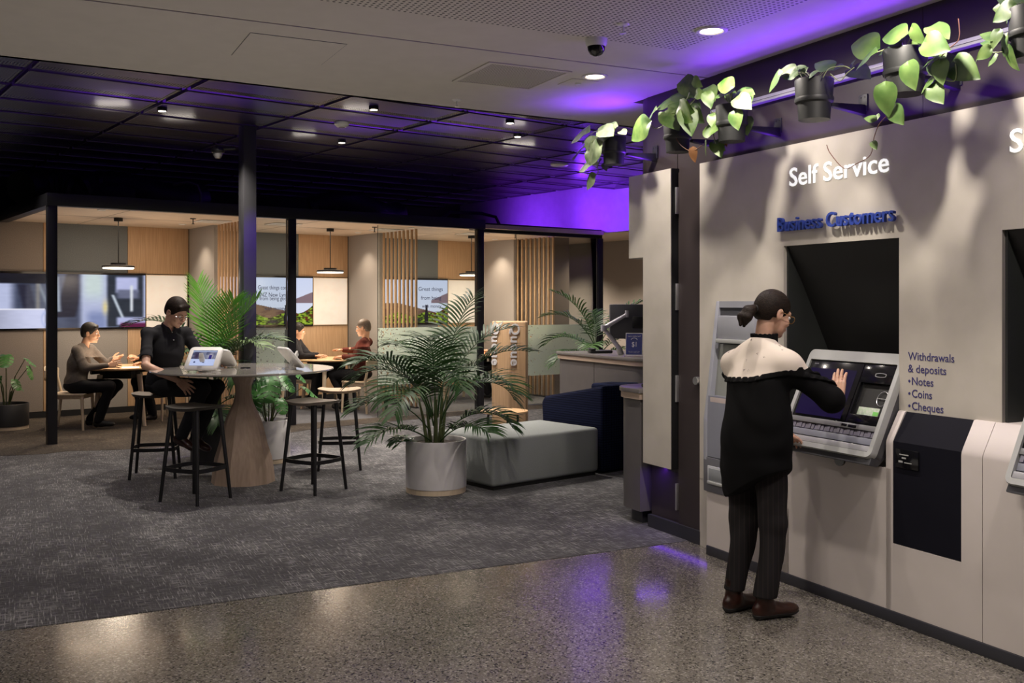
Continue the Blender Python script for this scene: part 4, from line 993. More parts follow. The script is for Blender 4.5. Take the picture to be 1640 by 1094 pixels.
for i, (p, l) in enumerate((((-5.08, 12.78), 'round oak meeting table in the first booth, papers on it'), ((-2.70, 14.60), 'round oak meeting table in the middle booth before the man in maroon'), ((-.66, 16.10), 'round oak meeting table in the third booth behind the glass'))):
    q = mt0 if i == 0 else copy_tree(mt0); q.location = (p[0], p[1], .006); q.rotation_euler.z = i*.4; tag(q, l, 'table', 'round meeting tables')
def flat(nm, x, y, z, w_, d_, h_, rz, m_, l, c):
    o = MB().box(-w_/2, w_/2, -d_/2, d_/2, 0, h_, min(.002, h_/3)).build(nm, m_, None, loc=(x, y, z), rz=math.radians(rz)); return tag(o, l, c)
flat('paper_sheet', -4.86, 12.55, .7562, .21, .297, .002, 20, M['paper'], 'white paper sheets on the first booth table by the man in grey', 'paper')
flat('notebook', -2.98, 14.5, .7562, .22, .3, .012, 10, M['gblack'], 'closed dark notebook at the left of the middle booth table', 'notebook')
flat('phone', -2.55, 14.33, .7562, .08, .15, .008, 40, M['gblack'], 'dark phone lying near the edge of the middle booth table', 'phone')

# ottoman and its navy back
rzo = math.atan2(.80, .96)
t = thing('ottoman_bench', 'pale sage upholstered bench beside the white palm pot', 'bench', (-.16, 8.23, .003), rzo)
m = MB(); m.box(0, 1.25, 0, .82, .03, .435, .035, seg=4); m.build('upholstery', M['ottoman'], t, ang=60)
MB().box(.03, 1.22, .03, .79, 0, .03).build('plinth', M['mblack'], t, smooth=False)
t = thing('bench_backrest', 'high navy checked upholstered back at the right end of the pale bench', 'seat back', (.82, 9.05, .003), rzo)
m = MB(); m.prism([(0, .012), (.82, .012), (.86, .60), (.82, .66), (.06, .80), (0, .82)], .02, .34, .03, axis='x', seg=3); m.build('upholstery', M['navyfab'], t, ang=60)
m = MB(); m.prism([(-.0, .012), (.5, .012), (.5, .79), (0, .82)], .345, .9, .03, axis='x', seg=3); m.build('side_panel', M['navyfab'], t, ang=60)
m = MB(); m.box(.04, .86, .04, .8, 0, .02); m.build('plinth', M['mblack'], t, smooth=False)

# side table and queue post
t = thing('side_table', 'low round oak side table with black legs before the queue post', 'table', (-.075, 9.85, .003))
MB().lathe([(0, .476), (.22, .476), (.238, .488), (.235, .5), (0, .5)], 48).build('tabletop', M['woodtop'], t)
for k in range(3):
    a = math.radians(200 + 120*k); MB().tube([(math.cos(a)*.19, math.sin(a)*.19, 0), (math.cos(a)*.17, math.sin(a)*.17, .476)], .012, 8).build('leg', M['black'], t)
t = thing('queue_post', 'tall faceted oak post with white letters reading Queue on two faces', 'sign post', (-.02, 10.85, .003), 0)
def r2(p, a): c, s = math.cos(a), math.sin(a); return (p[0]*c-p[1]*s, p[0]*s+p[1]*c)
foot = [(-.205, -.02), (-.035, -.13), (.0, -.132), (.175, -.10), (.20, .08), (.05, .17), (-.17, .12)]
m = MB(); m.prism(foot, 0, 1.375, .018, seg=3); m.build('post_body', M['wood'], t, ang=40)
def face_text(p, q, frac):
    p = Vector((*p, 0)); q = Vector((*q, 0)); d = (q-p).normalized(); a = math.atan2(d.y, d.x)
    mid = p.lerp(q, frac)
    mx = Matrix.Translation((mid.x, mid.y, 1.352)) @ Matrix.Rotation(a, 4, 'Z') @ Matrix.Rotation(PI/2, 4, 'Y')
    o = text_mesh('lettering', 'Queue', .46, .10, M['letter'], .012, .022, t, mx @ Matrix.Translation((0, -.0065, -.05)))
face_text(foot[0], foot[1], .30); face_text(foot[2], foot[3], .32)

# monitor on its arm, sign stand, phone, keyboard on the long counter
t = thing('monitor', 'black desktop monitor seen from behind on a silver arm over the grey counter', 'monitor', (1.30, 10.15, 1.35), math.radians(6))
MB().box(-.30, .30, -.02, .025, -.14, .215, .012).build('housing', M['dkgrey'], t)
MB().box(-.29, .29, .025, .028, -.13, .205).build('display', M['gblack'], t, smooth=False)
MB().box(-.07, .07, -.045, -.02, -.03, .09, .01).build('mount_plate', M['black'], t)
tm = t; t = bpy.data.objects.new('monitor_arm', None); COL.objects.link(t); t.parent = tm; t['label'] = 'silver jointed arm'; t.matrix_local = tm.matrix_basis.inverted() @ Matrix.Translation((1.11, 10.02, 1.052))
m = MB(); m.tube([(0, 0, 0), (-.02, 0, .06)], .03, 12); m.build('clamp', M['silver'], t)
m = MB(); m.tube([(0, 0, .04), (-.17, .0, .26)], [.024, .02], 12); m.build('lower_arm', mat('arm_silver', (.55, .53, .60), .35, .3), t)
m = MB(); m.tube([(-.18, 0, .27), (.06, .02, .41)], [.024, .017], 12); m.build('upper_arm', MATS['arm_silver'], t)
m = MB(); m.tube([(-.18, -.02, .24), (-.18, -.02, .30)], .03, 12); m.tube([(.06, .02, .38), (.06, .02, .45)], .02, 10); m.build('joint', MATS['arm_silver'], t)
t = thing('sign_holder', 'clear acrylic sign holder with a navy card on the grey counter', 'sign', (1.19, 9.62, 1.052), math.radians(-14))
X = Matrix.Rotation(math.radians(-10), 4, 'X')
MB().box(-.085, .085, -.002, .002, .015, .235, 0, X).build('card', M['paper'], t, smooth=False)
MB().box(-.077, .077, -.0035, -.0022, .023, .228, 0, X).build('printed_face', mat('navy_print', (.03, .04, .22), .4), t, smooth=False)
for s, w_, z, h_ in (('Lost or stolen card?', .125, .198, .013), ('$1', .045, .10, .05), ('Please ask our team for help', .11, .05, .006), ('or visit us online today', .10, .038, .006)):
    text_mesh('card_lettering', s, w_, h_, M['letter'], .0004, .004, t, X @ Matrix.Translation((-w_/2, -.0037, z)))
m = MB(); m.tube([(.03*math.cos(q), -.0042, .165 + .02*math.sin(q)) for q in [PI*i/10 for i in range(11)]], .003, 5); m.build('padlock_shackle', M['letter'], t).matrix_local = X
MB().box(-.09, .09, -.03, .05, 0, .006, .002).build('holder_foot', M['glass'], t)
t = thing('desk_phone', 'black desk phone lying on the grey counter left of the monitor arm', 'phone', (.93, 10.35, 1.052), math.radians(10))
MB().box(-.12, .12, -.05, .09, 0, .03, .01).build('phone_body', M['black'], t); MB().box(-.115, -.06, -.05, .09, .03, .05, .012).build('handset', M['black'], t)
# ================================================================== PLANTS
def frond(nm, m_, parent, az, length, rise, droop, nleaf=20, ll=.28, lw=.016, base=(0, 0, 0), start=.35, seed=0, fold=.5, upd=0):
    rnd_ = random.Random(seed); m = MB(); bm = m.bm
    c, s = math.cos(az), math.sin(az)
    N = 26; pts = []
    x = 0; z = 0; th = rise
    for i in range(N):
        pts.append(Vector((base[0]+c*x, base[1]+s*x, base[2]+z)))
        st = length/N; x += math.cos(th)*st; z += math.sin(th)*st; th -= droop/N*(.5+1.3*i/N)
    m.tube(pts, [.006*(1-.75*i/N)+.0008 for i in range(N)], 5)
    side = Vector((-s, c, 0))
    for k in range(nleaf):
        f = start + (1-start)*k/(nleaf-1)*.985; i = f*(N-1); i0 = int(i); p = pts[i0].lerp(pts[min(i0+1, N-1)], i-i0)
        d = (pts[min(i0+1, N-1)]-pts[max(i0-1, 0)]).normalized(); up = d.cross(side).normalized()
        if up.z < 0: up = -up
        for sg in (-1, 1):
            L_ = ll*(.55+.55*math.sin(PI*min(1, .18+.85*(f-start)/(1-start)))) * rnd_.uniform(.85, 1.1)
            dirv = (side*sg*(.95-.45*(f-start)) + d*(.45+.5*(f-start)) + up*fold*rnd_.uniform(.5, 1.0)).normalized()
            wv = d.cross(dirv).cross(dirv); wv = (d - dirv*d.dot(dirv)).normalized()*lw*rnd_.uniform(.8, 1.2)
            q = p.copy(); dd = dirv.copy(); prev = None; n = 5
            for j in range(n+1):
                t_ = j/n; ww = wv*(math.sin(PI*min(.97, .12+.88*t_))**.7)*(1 if j < n else .05)
                a = bm.verts.new(q-ww*.5); b = bm.verts.new(q+ww*.5)
                if prev: bm.faces.new((prev[0], prev[1], b, a))
                prev = (a, b); q = q+dd*(L_/n); dd = (dd+Vector((0, 0, -.16-.05*rnd_.random()))*(1.0 if upd == 0 else .25)).normalized()
    return m.build(nm, m_, parent, recalc=False)
def round_pot(t, r, h, m_, ring=True, nm='pot'):
    w_ = .045
    if ring: MB().lathe([(0, 0), (r*.985, 0), (r*.985, w_), (0, w_)], 48).build('timber_base', M['woodpale'], t)
    z0 = w_ if ring else 0
    MB().lathe([(0, z0), (r, z0), (r, h-.006), (r-.004, h), (r-.014, h), (r-.018, h-.006), (r-.018, h-.05), (0, h-.05)], 56).build(nm, m_, t, ang=45)
    MB().lathe([(0, h-.035), (r-.02, h-.04)], 40, close=False).build('soil', M['soil'], t)
# kentia palm in the white pot
t = thing('kentia_palm', 'dark green kentia palm in a white pot with timber base before the bench', 'potted plant', (-.637, 8.27, .003))
round_pot(t, .255, .435, M['whitepot'])
rs = random.Random(3)
for k in range(7):
    a = k*2.4; r_ = .03+.07*rs.random(); MB().tube([(r_*math.cos(a), r_*math.sin(a), .39), (r_*1.5*math.cos(a), r_*1.5*math.sin(a), .62), (r_*2.0*math.cos(a), r_*2*math.sin(a), .78)], [.017, .012, .006], 8).build('stem', M['stem'], t)
FR = [(-3.0, .98, 1.30, 1.75, .60), (-2.5, 1.0, 1.28, 1.7, .62), (.05, 1.05, 1.22, 1.45, .62), (.45, 1.1, 1.35, 1.3, .64), (3.0, .95, 1.3, 2.2, .6), (-1.2, .9, 1.35, 2.3, .62), (-.55, 1.0, 1.15, 2.0, .58), (-1.9, 1.0, 1.1, 2.2, .55), (1.4, 1.0, 1.35, 1.3, .62), (2.2, 1.05, 1.35, 1.6, .62), (-2.9, .8, .95, 1.7, .5), (-.15, .75, .9, 1.9, .45), (-2.4, .7, .6, 1.3, .42), (-.7, .6, .7, 1.2, .42), (.9, 1.15, 1.45, .7, .64), (-1.6, 1.05, 1.42, 1.5, .64), (.2, .85, 1.15, 2.3, .6), (-2.2, .85, 1.3, 2.5, .62)]
for i, (az, L_, ri, dr_, zb) in enumerate(FR): frond('frond', M['palm'], t, az, L_, ri, dr_, 24, .30, .019, (.05*math.cos(az), .05*math.sin(az), zb), .32, i)
for k in range(5): frond('frond', M['monstera'], t, -2.6-.35*k, .22, .7, 1.6, 5, .12, .028, (-.14-.02*k, -.1, .40), .2, 50+k)
# kentia behind the bar table: bright fronds in the lit leaf colour
t = thing('kentia_palm', 'tall bright green palm in a black pot behind the bar table, before the column', 'potted plant', (-2.99, 9.90, .003))
round_pot(t, .23, .48, M['blackpot'], False)
for k in range(6):
    a = k*1.9; MB().tube([(.05*math.cos(a), .05*math.sin(a), .43), (.07*math.cos(a), .07*math.sin(a), .9), (.09*math.cos(a), .09*math.sin(a), 1.05)], [.014, .009, .005], 8).build('stem', M['stem'], t)
for i, (az, L_, ri, dr_, zb) in enumerate([(2.6, .85, 1.36, .25, 1.0), (-.1, .80, 1.16, .45, .98), (-.8, .72, 1.3, .5, 1.0)]): frond('frond', M['palmlit'], t, az, L_, ri, dr_, 24, .33, .019, (.02*i, 0, zb), .12, i+20, .25, 1)
for i, (az, L_, ri, dr_, zb) in enumerate([(0.0, .85, 1.0, 1.3, .85), (-.5, .85, 1.15, 1.6, .8), (3.05, 1.2, 1.15, 1.6, .85), (2.5, .8, 1.1, 2.0, .8), (-1.5, .8, 1.3, 2.4, .8), (-2.2, .75, 1.1, 2.2, .7), (.5, .75, .95, 2.0, .6), (-.9, .7, 1.1, 2.6, .75), (1.5, .8, 1.2, 1.8, .8), (-.2, .6, .8, 2.0, .5), (-1.2, .5, .4, 1.6, .50)]): frond('frond', M['palm'] if i not in (0, 1) else mat('mid_palm_leaf', (.08, .13, .05), .4, col2=(.14, .20, .09), vscale=7), t, az, L_, ri, dr_, 22, .27, .02, (0, 0, zb), .3, i+30)
# kentia beyond the long counter
t = thing('kentia_palm', 'palm rising behind the grey counter and monitor', 'potted plant', (1.02, 11.9, .003))
round_pot(t, .22, .42, M['blackpot'], False)
for k in range(4): MB().tube([(.05*math.cos(k*2), .05*math.sin(k*2), .38), (.06*math.cos(k*2), .06*math.sin(k*2), 1.0)], [.014, .006], 8).build('stem', M['stem'], t)
for i, (az, L_, ri, dr_, zb) in enumerate([(.2, .95, 1.15, .9, .98), (3.0, .9, 1.2, 1.6, 1.0), (2.7, .8, .8, 1.6, .95), (-2.8, .65, .55, 1.6, .9), (-.3, .7, .6, 1.5, .9), (1.6, .8, 1.3, 1.2, .95), (-1.8, .6, 1.0, 2.0, .9), (.4, .75, .9, 1.4, .9), (3.3, 1.0, 1.38, 1.1, .98)]): frond('frond', M['palm'] if i % 2 else mat('paler_palm_leaf', (.05, .13, .03), .45, col2=(.09, .19, .05), vscale=7), t, az, L_, ri, dr_, 20, .25, .018, (0, 0, zb), .3, i+70)  # every other frond takes a paler green
# monsteras
def big_leaf(m, p, d, L_, tilt, slits=True, seed=0, roll=0):
    """split heart leaf hanging from p, growing along d (horizontal heading angle) and pitched by tilt"""
    rnd_ = random.Random(seed); bm = m.bm
    X = Matrix.Translation(p) @ Matrix.Rotation(d, 4, 'Z') @ Matrix.Rotation(-tilt, 4, 'Y') @ Matrix.Rotation(roll, 4, 'X')
    n = 30; out = []
    for i in range(n+1):
        t_ = PI*(i/n); x = L_*(.5-.5*math.cos(t_)) - .13*L_*(1-i/n)**3; w_ = L_*.46*math.sin(t_)**.75*(1.12-.35*i/n)
        if i < 4: w_ = max(w_, L_*.28*(.5+i*.2))
        out.append((x, w_))
    for sg in (-1, 1):
        for i in range(n):
            gap = slits and i in (8, 13, 18, 22)
            (x0, w0), (x1, w1) = out[i], out[i+1]
            if gap: w0 *= .45; w1 *= .45
            def P(x, w_): return X @ Vector((x, sg*w_, -.22*w_*w_/L_*2 - .25*max(0, x)**2/L_ + .015*L_*math.sin(9*x/L_)))
            xi0, xi1 = max(0, min(L_, x0)), max(0, min(L_, x1))
            xm0, xm1 = (xi0*.82+.0), (xi1*.82)
            a, b = P(xm0, 0.0), P(xm1, 0.0); c_, d_ = P((xm1+x1)/2, w1*.5), P((xm0+x0)/2, w0*.5); e, f = P(x1, w1), P(x0, w0)
            bm.faces.new([bm.verts.new(v) for v in (a, b, c_, d_)]); bm.faces.new([bm.verts.new(v) for v in (d_, c_, e, f)])
def monstera(t, leaves, m_, zs, seed=0):
    for k, (az, reach, z, L_, tilt) in enumerate(leaves):
        p = Vector((reach*math.cos(az), reach*math.sin(az), z))
        MB().tube([(.03*math.cos(az), .03*math.sin(az), zs), (reach*.45*math.cos(az), reach*.45*math.sin(az), zs+(z-zs)*.62), p], [.007, .006, .004], 6).build('leaf_stalk', M['stem'], t)
        m = MB(); big_leaf(m, p, az, L_, tilt, L_ > .12, seed+k); m.build('leaf', m_, t, recalc=False)
t = thing('monstera', 'monstera in a white pot with timber base behind the bar table pedestal', 'potted plant', (-2.42, 9.80, .003))
round_pot(t, .21, .42, M['whitepot'])
monstera(t, [(-.4, .17, .86, .20, -.7), (-1.3, .10, .84, .26, -.9), (-2.4, .12, .80, .24, -.8), (.1, .34, .74, .24, -.5), (2.8, .2, .92, .22, -.4), (-1.9, .2, .66, .17, -1.0), (.8, .1, .95, .2, -.3), (-.9, .26, .64, .16, -.9), (-.1, .25, .92, .18, -.6), (3.1, .25, .72, .20, -.8)], M['monstera'], .39)
t = thing('monstera', 'small monstera in a black pot with timber base at the left edge of the picture', 'potted plant', (-6.32, 12.32, .003))
round_pot(t, .255, .32, M['blackpot'])
monstera(t, [(.0, .28, .78, .17, -1.1), (-1.2, .08, .93, .22, -.5), (-2.6, .14, .85, .22, -.6), (2.7, .3, .86, .22, -.7), (-.5, .16, .62, .15, -.8), (.4, .1, .55, .13, -.5), (-2.0, .1, .66, .14, -.9), (.2, .22, .88, .16, -.5)], M['monstera'], .28, 40)

# hanging planters along the machine wall
def heart(m, p, nrm, tipdir, L_, fold=.35, curl=.25):
    bm = m.bm; x = Vector(tipdir).normalized(); z = Vector(nrm); z = (z - x*z.dot(x)).normalized(); y = z.cross(x)
    n = 12; row = []
    V = []
    for i in range(n+1):
        t_ = i/n; w_ = .43*math.sin(PI*t_**.62)**.85*(1.0-.18*t_) if 0 < t_ < 1 else .0
        xx = t_; back = .13*(1-t_)**2.2 if t_ < .6 else 0
        cur = []
        for sgn, kk in ((-1, 1), (-1, .55), (0, 0), (1, .55), (1, 1)):
            lat = sgn*w_*kk; h_ = fold*abs(lat)*.6 - curl*xx*xx*.5 + .05*math.sin(7*abs(lat)+5*xx)
            cur.append(bm.verts.new(Vector(p) + (x*(xx-back*kk*1.3) + y*lat + z*h_)*L_))
        V.append(cur)
    for a, b in zip(V, V[1:]):
        for i in range(4): bm.faces.new((a[i], a[i+1], b[i+1], b[i]))
PL = [ # a, top z, r, leaf material, label, leaves [(dx, dy, dz, tip dx, dy, dz, len)], vines
 (-.741, 2.715, .085, 'silverleaf', 'farthest hanging planter, pale leaves trailing left over the mesh ceiling'),
 (-.006, 2.70, .088, 'pothos', 'second hanging planter from the far end, withered vine below it'),
 (.516, 2.705, .092, 'pothos', 'third hanging planter from the far end, over the dark door edge'),
 (1.171, 2.72, .098, 'philo', 'hanging planter with sparse leaves left of the largest one'),
 (1.753, 2.74, .10, 'philo', 'hanging planter with long vine dangling over the words Self Service'),
 (2.40, 2.76, .10, 'pothos', 'nearest hanging planter, cut off by the top right corner')]
# leaves: planter number, stalk end (x, z), tip (x, z), distance from the wall plane; all in metres along the wall
LEAVES = {}
for i, a, z, a2, z2, y in (
 (0, -0.709, 2.761, -0.591, 2.771, -0.28), (0, -0.788, 2.79, -0.845, 2.838, -0.18), (0, -0.966, 2.773, -1.15, 2.752, -0.3), (0, -0.717, 2.651, -0.848, 2.541, -0.34),
 (0, -0.965, 2.737, -0.948, 2.611, -0.26), (0, -1.152, 2.706, -1.333, 2.667, -0.2), (0, -0.717, 2.754, -0.575, 2.711, -0.32), (0, -0.6, 2.733, -0.531, 2.71, -0.25),
 (0, -0.881, 2.548, -1.053, 2.543, -0.3), (0, -0.88, 2.569, -0.947, 2.524, -0.24), (0, -0.895, 2.556, -0.862, 2.508, -0.2), (0, -0.865, 2.459, -0.949, 2.381, -0.3),
 (0, -0.929, 2.646, -1.031, 2.598, -0.22), (0, -0.677, 2.716, -0.798, 2.777, -0.3), (0, -0.932, 2.65, -0.815, 2.539, -0.3), (1, -0.184, 2.794, -0.296, 2.741, -0.26),
 (1, -0.059, 2.745, -0.092, 2.767, -0.3), (1, -0.209, 2.716, -0.38, 2.646, -0.3), (1, 0.03, 2.735, 0.139, 2.641, -0.33), (1, 0.163, 2.751, 0.274, 2.65, -0.32),
 (1, 0.063, 2.833, -0.067, 2.888, -0.2), (1, 0.161, 2.76, 0.272, 2.704, -0.3), (1, 0.094, 2.773, 0.175, 2.684, -0.2), (1, 0.205, 2.727, 0.278, 2.651, -0.25),
 (1, 0.037, 2.945, 0.138, 2.841, -0.2), (1, 0.205, 2.914, 0.266, 2.864, -0.25), (1, 0.296, 2.81, 0.367, 2.789, -0.3), (1, -0.067, 2.837, -0.229, 2.839, -0.2),
 (1, 0.198, 2.724, 0.247, 2.59, -0.3), (1, 0.046, 2.813, 0.121, 2.773, -0.15), (1, 0.096, 2.751, 0.006, 2.805, -0.28), (2, 0.343, 2.835, 0.418, 2.762, -0.25),
 (2, 0.39, 2.792, 0.425, 2.713, -0.3), (2, 0.496, 2.773, 0.612, 2.779, -0.28), (2, 0.665, 2.777, 0.555, 2.813, -0.34), (2, 0.718, 2.698, 0.821, 2.639, -0.34),
 (2, 0.597, 2.75, 0.682, 2.768, -0.25), (2, 0.458, 2.803, 0.546, 2.729, -0.2), (2, 0.471, 2.569, 0.343, 2.596, -0.3), (2, 0.394, 2.513, 0.451, 2.433, -0.24),
 (2, 0.39, 2.517, 0.379, 2.439, -0.3), (2, 0.378, 2.504, 0.424, 2.468, -0.2), (2, 0.721, 2.621, 0.763, 2.529, -0.36), (2, 0.562, 2.631, 0.584, 2.542, -0.15),
 (2, 0.568, 2.774, 0.686, 2.724, -0.2), (2, 0.422, 2.661, 0.457, 2.58, -0.28), (2, 0.711, 2.731, 0.794, 2.722, -0.3), (3, 1.011, 2.772, 0.914, 2.712, -0.3),
 (3, 1.058, 2.777, 0.964, 2.813, -0.25), (3, 1.081, 2.772, 1.117, 2.796, -0.22), (3, 1.264, 2.761, 1.168, 2.82, -0.2), (3, 1.247, 2.77, 1.307, 2.776, -0.15),
 (3, 1.319, 2.764, 1.344, 2.796, -0.12), (3, 1.336, 2.748, 1.449, 2.699, -0.12), (3, 1.23, 2.72, 1.26, 2.732, -0.3), (3, 1.078, 2.774, 1.022, 2.825, -0.2),
 (3, 1.271, 2.766, 1.354, 2.767, -0.08), (3, 1.109, 2.753, 1.045, 2.753, -0.28), (4, 1.604, 2.783, 1.456, 2.836, -0.25), (4, 1.663, 2.732, 1.548, 2.699, -0.32),
 (4, 1.692, 2.768, 1.595, 2.767, -0.2), (4, 1.818, 2.789, 1.696, 2.808, -0.3), (4, 1.884, 2.793, 1.938, 2.719, -0.32), (4, 1.931, 2.795, 2.029, 2.738, -0.25),
 (4, 1.976, 2.708, 2.091, 2.654, -0.34), (4, 1.913, 2.716, 2.012, 2.655, -0.26), (4, 1.994, 2.643, 1.928, 2.62, -0.3), (4, 1.896, 2.626, 1.933, 2.52, -0.36),
 (4, 1.909, 2.651, 2.027, 2.577, -0.2), (4, 2.013, 2.618, 2.033, 2.527, -0.3), (4, 1.977, 2.568, 1.904, 2.517, -0.28), (4, 1.968, 2.519, 2.033, 2.447, -0.3),
 (4, 2.049, 2.61, 2.16, 2.533, -0.25), (4, 1.644, 2.764, 1.622, 2.728, -0.18), (4, 1.748, 2.564, 1.755, 2.438, -0.34), (4, 1.754, 2.464, 1.811, 2.392, -0.3),
 (4, 1.651, 2.43, 1.629, 2.439, -0.3), (4, 1.636, 2.453, 1.598, 2.442, -0.26), (4, 1.617, 2.332, 1.64, 2.299, -0.28), (4, 1.814, 2.73, 1.841, 2.768, -0.24),
 (4, 1.772, 2.752, 1.714, 2.783, -0.28), (5, 2.293, 2.653, 2.226, 2.695, -0.3), (5, 2.314, 2.676, 2.291, 2.615, -0.32), (5, 2.318, 2.659, 2.295, 2.589, -0.28),
 (5, 2.259, 2.62, 2.2, 2.592, -0.3), (5, 2.186, 2.631, 2.156, 2.596, -0.26), (5, 2.344, 2.6, 2.378, 2.508, -0.3), (5, 2.288, 2.583, 2.247, 2.556, -0.3),
 (5, 2.361, 2.766, 2.27, 2.735, -0.3), (5, 2.318, 2.759, 2.295, 2.724, -0.25), (5, 2.309, 2.789, 2.211, 2.815, -0.2), (5, 2.307, 2.625, 2.357, 2.568, -0.25),
 (5, 2.37, 2.774, 2.286, 2.828, -0.26), (5, 2.224, 2.656, 2.17, 2.679, -0.24),):
    LEAVES.setdefault(i, []).append((Vector((a, y, z)), Vector((a2, y, z2))))
VINES = {0: [[(-0.725, 2.751), (-0.889, 2.777), (-0.974, 2.763), (-1.034, 2.737), (-1.086, 2.709)], [(-0.806, 2.747), (-0.931, 2.718), (-0.982, 2.659), (-0.948, 2.558), (-0.889, 2.524)], [(-0.889, 2.55), (-0.864, 2.491), (-0.914, 2.458)], [(-1.034, 2.569), (-1.06, 2.51), (-0.999, 2.485)]], 1: [[(-0.035, 2.701), (-0.156, 2.678), (-0.239, 2.723)], [(0.031, 2.717), (0.095, 2.775), (0.158, 2.809), (0.182, 2.841)], [(0.095, 2.722), (0.207, 2.773), (0.28, 2.808), (0.339, 2.804)]], 2: [[(0.484, 2.687), (0.398, 2.684), (0.369, 2.762), (0.351, 2.802)], [(0.455, 2.639), (0.398, 2.612), (0.409, 2.567), (0.432, 2.498)], [(0.567, 2.726), (0.578, 2.759)]], 3: [[(1.099, 2.737), (1.034, 2.776), (0.977, 2.775)], [(1.285, 2.705), (1.327, 2.74), (1.419, 2.733), (1.467, 2.71)], [(1.336, 2.713), (1.398, 2.664), (1.443, 2.691), (1.491, 2.711)], [(1.135, 2.736), (1.117, 2.765)]], 4: [[(1.798, 2.741), (1.748, 2.742), (1.69, 2.703), (1.683, 2.664), (1.719, 2.61), (1.748, 2.61)], [(1.755, 2.734), (1.653, 2.752), (1.608, 2.745)], [(1.805, 2.74), (1.826, 2.78), (1.805, 2.813)], [(1.922, 2.69), (1.935, 2.759), (1.942, 2.785)], [(2.007, 2.546), (2.059, 2.531), (2.071, 2.56), (2.065, 2.604)], [(1.868, 2.736), (1.968, 2.723)], [(1.719, 2.599), (1.727, 2.54)]], 5: [[(2.388, 2.688), (2.327, 2.678), (2.299, 2.665)], [(2.288, 2.663), (2.241, 2.633), (2.218, 2.618)], [(2.361, 2.645), (2.305, 2.608), (2.265, 2.607), (2.194, 2.628)], [(2.388, 2.738), (2.347, 2.759)]]}
DRY = {1: [[(0.031, 2.61), (0.095, 2.54), (0.207, 2.486), (0.328, 2.513)]], 4: [[(1.31, 2.365), (1.336, 2.318), (1.427, 2.233), (1.507, 2.247), (1.593, 2.277), (1.615, 2.356), (1.653, 2.42), (1.734, 2.464)], [(1.949, 2.624), (2.033, 2.676), (2.084, 2.707), (2.081, 2.793)]]}
for i, (a, zt_, r, lm, label) in enumerate(PL):
    org = Vector((a, -.22, zt_)); wp = W(a, -.22, zt_)
    t = thing('hanging_planter', label, 'hanging plant', wp, WR, 'charcoal pots hung along the machine wall')
    h_ = .205 if i > 1 else .19
    MB().lathe([(0, -h_), (r*.80, -h_), (r*.86, -h_*.55), (r*.93, -h_*.52), (r*1.0, -.004), (r*.99, 0), (r*.95, 0), (r*.93, -.02), (0, -.02)], 40).build('pot', M['hangpot'], t, ang=30)
    MB().lathe([(r*.80, -h_*.47), (r*.98, -h_*.45), (r*1.0, -h_*.50), (r*.97, -h_*.56), (r*.86, -h_*.60)], 40, close=False).build('support_ring', M['hangpot'], t, ang=30)
    MB().lathe([(0, -.018), (r*.92, -.02)], 24, close=False).build('soil', M['soil'], t)
    rs = random.Random(i)
    for A, Bv in LEAVES.get(i, []):
        d = Bv-A; L_ = d.length*1.0
        if L_ < .035: L_ = .05
        d = d + Vector((0, -.25*L_*rs.random(), 0))
        m = MB(); nrm = Vector((rs.uniform(-.8, .8), -.75, .6+rs.uniform(-.5, .5)))
        heart(m, A-org, nrm, d, L_*1.12); m.build('leaf', M[lm], t, recalc=False)
        # petiole back towards the pot or vine
        tgt = Vector((0, 0, -.01)) if (A-org).length < .14 else None
        if tgt is not None: MB().tube([tgt, (A-org)*.6+Vector((0, 0, .02)), A-org], [.002, .0018, .0014], 5).build('petiole', M['vine'], t)
    for dic, mm, rr_ in ((VINES, 'vine', .0025), (DRY, 'dryvine', .0020)):
        for v in dic.get(i, []):
            pts = []
            for q in v:
                aa, zz = q; pts.append(Vector((aa, -.27, zz))-org)
            fine = []
            for k in range(len(pts)-1):
                p0, p1, p2, p3 = pts[max(k-1, 0)], pts[k], pts[k+1], pts[min(k+2, len(pts)-1)]
                for q in range(4):
                    u = q/4; fine.append(.5*((2*p1)+(-p0+p2)*u+(2*p0-5*p1+4*p2-p3)*u*u+(-p0+3*p1-3*p2+p3)*u**3))
            fine.append(pts[-1]); MB().tube(fine, rr_, 6).build('vine', M[mm], t)
    if i in (1, 2):
        aa, zz = (0.219, 2.499) if i == 1 else (0.424, 2.57)
        m = MB(); heart(m, Vector((aa, -.27 if i == 1 else -.2, zz))-org, (.2, -1, .3), (.1, 0, -1), .085); m.build('withered_leaf', M['dryleaf'], t, recalc=False)
    b = thing('wall_bracket', 'black steel arm bracket carrying the ' + label.replace('hanging planter', 'planter').split(',')[0], 'bracket', W(a, .125, zt_), WR, 'brackets carrying the hanging pots')
    zz = -h_*.50
    m = MB(); m.box(-.02, .02, -.30, .0, zz-.012, zz+.018, .004) if False else None
    m.prism([(-.0, zz-.05), (.0, zz+.005), (-.24, zz-.005), (-.24, zz-.022)], -.018, .018, .003, axis='x'); m.build('arm', M['mblack'], b)
    MB().box(-.03, .03, -.008, 0, zz-.03, zz+.06, .002).build('wall_plate', M['hangpot'], b)
    m = MB()
    for q in (-.014, .014): m.lathe([(0, -.010), (.005, -.010), (.005, -.006)], 8, mx=Matrix.Translation((q, 0, zz+.045)) @ Matrix.Rotation(-PI/2, 4, 'X') @ Matrix.Translation((0, 0, 0)))
    m.build('screw', M['mblack'], b)
